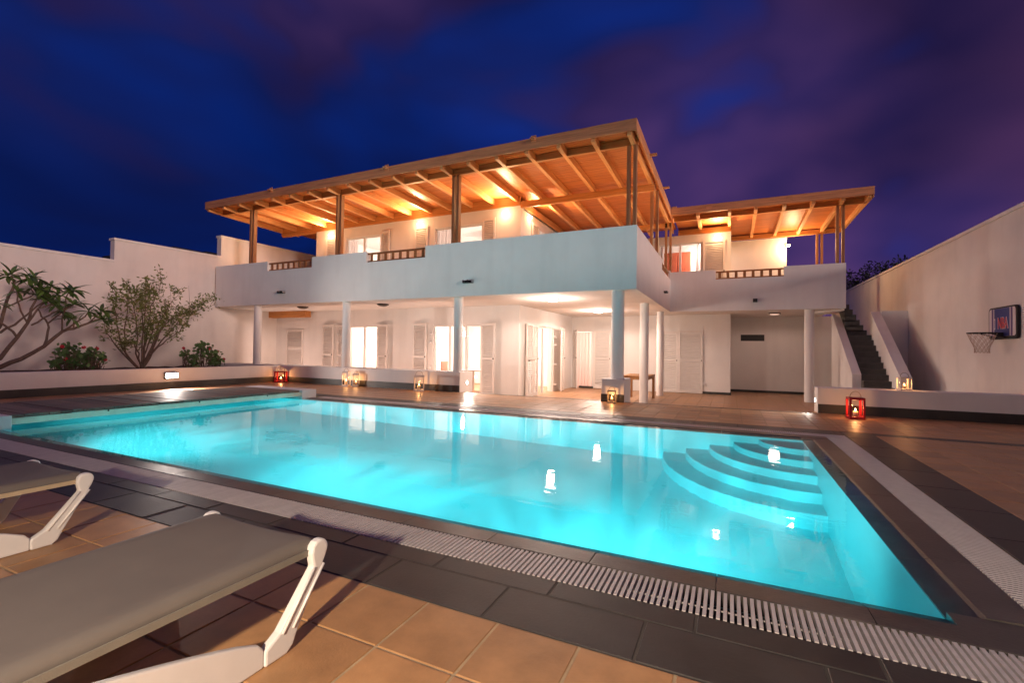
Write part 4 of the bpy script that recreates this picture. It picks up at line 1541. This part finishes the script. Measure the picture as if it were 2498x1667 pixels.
limb([(-260, 1330, -14.1), (-150, 1100, -14.4), (0, 910, -14.5), (40, 760, -14.5), (80, 640, -14.5), (125, 540, -14.5), (100, 470, -14.5)], .045, .018)
limb([(380, 1090, -14.0), (415, 960, -14.1), (415, 890, -14.2), (500, 820, -14.2), (540, 790, -14.2)], .026, .014)
limb([(415, 890, -14.2), (360, 830, -14.3), (330, 760, -14.3), (400, 690, -14.4)], .02, .013)
limb([(540, 960, -13.9), (540, 850, -14.0), (560, 790, -14.0)], .02, .013)
limb([(640, 935, -13.8), (640, 860, -13.8), (620, 850, -13.8)], .018, .012)
limb([(540, 960, -13.9), (660, 880, -13.7), (740, 830, -13.7), (770, 790, -13.7)], .022, .013)
limb([(760, 890, -13.8), (840, 820, -13.8), (890, 770, -13.8)], .016, .012)
limb([(240, 885, -14.3), (180, 780, -14.3), (150, 690, -14.3), (150, 620, -14.3)], .02, .012)
limb([(240, 885, -14.3), (330, 760, -14.2), (450, 720, -14.2), (470, 740, -14.2)], .022, .013)
limb([(270, 905, -14.2), (380, 840, -14.1), (470, 790, -14.0), (640, 730, -14.0)], .02, .013)
limb([(150, 1010, -14.2), (60, 920, -14.2), (0, 870, -14.2), (-60, 780, -14.3), (-30, 720, -14.3)], .026, .014)
limb([(0, 970, -14.3), (130, 900, -14.4), (240, 810, -14.4), (400, 690, -14.5), (430, 600, -14.5)], .026, .013)
limb([(125, 540, -14.5), (200, 510, -14.5), (250, 485, -14.5)], .018, .012)
limb([(40, 750, -14.5), (140, 710, -14.5), (230, 670, -14.5), (290, 640, -14.5), (270, 590, -14.5)], .018, .012)
limb([(430, 600, -14.5), (450, 560, -14.5)], .013, .012)
limb([(560, 790, -14.0), (570, 680, -14.1), (600, 620, -14.1)], .013, .012)
tm = MB()
for Q, rs in limbs:
    tm.tube(Q, rs, 8)
tm.obj('trunk', BARK, pt_)
leaf_me = leaf_mesh(.33, .082, LEAF_P)
tips = [(100, 465, -14.5), (70, 480, -14.5), (255, 480, -14.5), (300, 490, -14.5), (150, 615, -14.3), (330, 650, -14.4), (280, 580, -14.5), (440, 565, -14.5), (350, 590, -14.5), (600, 610, -14.1), (640, 600, -14.1), (410, 680, -14.4), (480, 735, -14.2), (500, 640, -14.3), (545, 785, -14.2), (640, 725, -14.0), (770, 785, -13.7), (880, 790, -13.8), (895, 860, -13.7), (945, 850, -13.7), (620, 850, -13.8), (-30, 715, -14.3), (390, 610, -14.4), (520, 700, -14.2)]
for a, c, X in tips:
    p = z1(a, c, X)
    for k in range(12):
        o = bpy.data.objects.new('leaf', leaf_me)
        COL.objects.link(o)
        o.parent = pt_
        o.location = p-Vector(pt_.location)
        el = random.uniform(-.5, .55) if k < 9 else random.uniform(.6, 1.2)
        o.rotation_euler = (random.uniform(-.4, .4), -el, k*2.4+random.uniform(-.3, .3))
        s_ = random.uniform(.65, 1.1)
        o.scale = (s_, s_, s_)

# vase shaped shrub
sh = thing('flowering_shrub', 'vase shaped shrub with many thin stems and sparse yellowish leaves', 'shrub', (-14.2, 7.03, .4))
base = z1(1230, 1285, -14.2)
stems, leaves = MB(), MB()
def leafquad(mb, p, d, L, w):
    d = d.normalized()
    s_ = d.cross(Vector((random.uniform(-1, 1), random.uniform(-1, 1), random.uniform(.2, 1)))).normalized()
    n = d.cross(s_)
    a, b_, c, e = p, p+d*L*.5+s_*w*.5+n*w*.12, p+d*L-n*L*.12, p+d*L*.5-s_*w*.5+n*w*.12
    mb.quad(tuple(a), tuple(b_), tuple(c), tuple(e))
def shrub_leaves(p, n, R, L=.10, w=.05):
    for _ in range(n):
        q = p+Vector((random.gauss(0, R), random.gauss(0, R), random.gauss(0, R)))
        d_ = Vector((random.gauss(0, 1), random.gauss(0, 1), random.gauss(.15, .7)))
        leafquad(leaves, q, d_, L*random.uniform(.7, 1.25), w*random.uniform(.7, 1.2))
SX = [([(1050, 1130), (960, 1010), (905, 890)], .35), ([(1090, 1140), (1080, 960), (1110, 770), (1120, 560)], .3), ([(1180, 1150), (1195, 950), (1160, 740), (1130, 620)], .0), ([(1060, 1100), (1015, 900), (1010, 700), (985, 560)], -.35),
      ([(1235, 1080), (1250, 900), (1270, 700), (1265, 520)], .1), ([(1255, 1100), (1290, 900), (1310, 740), (1390, 600), (1400, 500)], -.3), ([(1290, 1150), (1350, 1000), (1400, 850), (1480, 720), (1570, 610)], .3),
      ([(1330, 1130), (1440, 1000), (1560, 860), (1690, 750), (1780, 690)], .1), ([(1310, 1140), (1400, 930), (1530, 810), (1690, 790), (1880, 715)], -.2), ([(1340, 1130), (1450, 1030), (1560, 960), (1600, 900)], .5), ([(1300, 1150), (1370, 1020), (1440, 870), (1640, 800), (1720, 830)], .35),
      ([(1270, 1130), (1330, 950), (1340, 800), (1330, 640)], -.1), ([(1210, 1150), (1160, 1060), (1090, 1080)], .3), ([(1250, 1100), (1260, 980), (1240, 900), (1240, 720), (1235, 600)], -.4)]
for pts, dx in SX:
    P = [base+Vector((random.uniform(-.05, .05), random.uniform(-.05, .05), -.05))]
    for i, (a, c) in enumerate(pts):
        P.append(z1(a, c, -14.2+dx*(i+1)/len(pts)))
    Q = [P[0]]
    for i in range(len(P)-1):
        for k in (1, 2, 3):
            q = P[i].lerp(P[i+1], k/3)
            if k < 3:
                q += Vector((random.gauss(0, .012), random.gauss(0, .012), random.gauss(0, .012)))
            Q.append(q)
    n = len(Q)
    stems.tube(Q, [.021*(1-i/(n-1))+.004 for i in range(n)], 6)
    for i in range(n//3, n):
        if random.random() < .75:
            d_ = Vector((random.gauss(0, 1), random.gauss(0, 1), random.uniform(.1, 1.2))).normalized()
            L = random.uniform(.12, .32)
            e_ = Q[i]+d_*L
            stems.tube([Q[i], Q[i].lerp(e_, .5)+Vector((0, 0, .02)), e_], [.006, .004, .0025], 5)
            if i > n*.35:
                shrub_leaves(e_, random.randint(6, 13), .06)
                shrub_leaves(Q[i].lerp(e_, .5), random.randint(1, 4), .04)
        if i > n*.4 and random.random() < .7:
            shrub_leaves(Q[i], random.randint(3, 9), .07)
for a, c in ((1330, 520), (1410, 480), (1375, 470), (1480, 570), (1640, 560)):
    p = z1(a, c, -14.2)
    stems.tube([z1(a+10, c+170, -14.2), p], [.005, .002], 5)
for (a, c, R, n) in ((1400, 790, .10, 60), (1360, 880, .12, 70), (1250, 600, .10, 60), (1320, 630, .10, 55), (1120, 570, .08, 40), (1140, 700, .08, 40), (1000, 700, .08, 50), (1650, 800, .12, 70), (1450, 770, .12, 60), (1270, 1010, .10, 55), (1090, 1080, .07, 45), (1540, 610, .08, 35), (1740, 700, .1, 50), (1050, 640, .08, 35), (1200, 640, .09, 40), (1220, 760, .08, 25), (1510, 860, .1, 40)):
    shrub_leaves(z1(a, c, -14.2+random.uniform(-.3, .3)), int(n*1.1), R)
stems.obj('stem', BARK, sh)
stuff(leaves.obj('foliage', LEAF_B, sh))

# geraniums
def geranium(spots, X, lab, flowers):
    c0 = z1(*spots[0][:2], X)
    t_ = thing('geranium', lab, 'flowering plant', (X, c0.y, .4), 'geraniums in the planted bed')
    stm, lv = MB(), MB()
    for a, c, R, n in spots:
        cen = z1(a, c, X+random.uniform(-.15, .15))
        for _ in range(n):
            q = cen+Vector((random.gauss(0, R), random.gauss(0, R), random.gauss(0, R)))
            if q.z < .43:
                continue
            nn = Vector((random.gauss(.5, .6), random.gauss(-.3, .6), random.gauss(.6, .5))).normalized()
            u = nn.orthogonal().normalized()
            w_ = nn.cross(u)
            r = random.uniform(.03, .055)
            i0 = len(lv.v)
            k8 = 9
            for k in range(k8):
                an = 2*math.pi*k/k8
                rr = r*(1 if k % 2 else .86)
                lv.v.append(tuple(q+(u*math.cos(an)+w_*math.sin(an))*rr+nn*.008))
            lv.v.append(tuple(q))
            for k in range(k8):
                lv.f.append((i0+k, i0+(k+1) % k8, i0+k8))
                lv.sm.append(False)
            if random.random() < .35:
                g0 = Vector((cen.x+random.uniform(-.06, .06), cen.y+random.uniform(-.08, .08), .39))
                stm.tube([g0, g0.lerp(q, .55)+Vector((random.gauss(0, .02), random.gauss(0, .02), .02)), q], [.007, .006, .003], 5)
    stm.obj('stem', BARK, t_)
    stuff(lv.obj('foliage', LEAF_G, t_))
    for a, c in flowers:
        p = z1(a, c, X+.1)
        f = MB()
        for k in range(16):
            d_ = Vector((random.gauss(0, 1), random.gauss(0, 1), random.gauss(.2, 1))).normalized()
            u = d_.orthogonal().normalized()*.022
            w_ = d_.cross(u)
            q = p+d_*.032
            f.quad(tuple(q-u-w_), tuple(q+u-w_), tuple(q+u+w_), tuple(q-u+w_))
        f.obj('flower', PETAL, t_)
geranium([(590, 1130, .08, 60), (530, 1140, .05, 25), (490, 1220, .07, 45), (620, 1210, .09, 60), (720, 1170, .07, 45), (800, 1150, .08, 55), (760, 1230, .10, 70), (860, 1190, .06, 40), (650, 1260, .08, 40)], -13.6, 'bushy geranium with red flowers below the plumeria', [(540, 1090), (728, 1096), (843, 1108), (915, 1205), (570, 1200)])
geranium([(1750, 1080, .06, 40), (1800, 1130, .08, 45), (1870, 1170, .08, 55), (1610, 1160, .06, 35), (1700, 1180, .08, 40), (1890, 1220, .08, 50), (1680, 1230, .07, 30), (1830, 1220, .07, 35)], -13.6, 'loose geranium with red flowers beside the house end of the bed', [(1595, 1105), (1820, 1110), (1945, 1200), (1890, 1135)])

# dark tree beyond the right boundary wall
dt = thing('dark_tree', 'dark bushy tree showing above the right boundary wall', 'tree', (6.6, 29, -.6))
MB().tube([(6.6, 29, -.6), (6.7, 29.1, 1.5), (6.5, 29, 3.4), (6.6, 29, 4.6)], [.22, .18, .14, .08], 10).obj('trunk', BARK, dt)
fo = MB()
for _ in range(3800):
    cx, cz, R = random.choice(((5.6, 4.6, .8), (6.6, 5.0, .85), (7.6, 5.2, .8), (8.4, 5.1, .7), (6.2, 4.2, .9), (7.2, 4.4, .9)))
    d_ = Vector((random.gauss(0, 1), random.gauss(0, 1), random.gauss(0, 1))).normalized()*R*random.random()**.4
    leafquad(fo, Vector((cx, 29, cz))+d_, Vector((random.gauss(0, 1), random.gauss(0, 1), random.gauss(0, 1))), random.uniform(.12, .22), .07)
stuff(fo.obj('crown', LEAF_D, dt))
# neighbour's roof beyond the left wall
nb = thing('neighbour_house', 'dark flat roofed neighbour house behind the stepped boundary wall', 'house', (-27, 16, -.6))
MB().box(-30, -24, 13.2, 19, -.6, 5.5).obj('wall', GREY_ROOF, nb)
MB().box(-30.2, -23.8, 13.0, 19.2, 5.5, 5.75).obj('roof', GREY_ROOF, nb)
MB().box(-26, -25, 15.2, 15.8, 5.75, 6.05).obj('chimney', GREY_ROOF, nb)
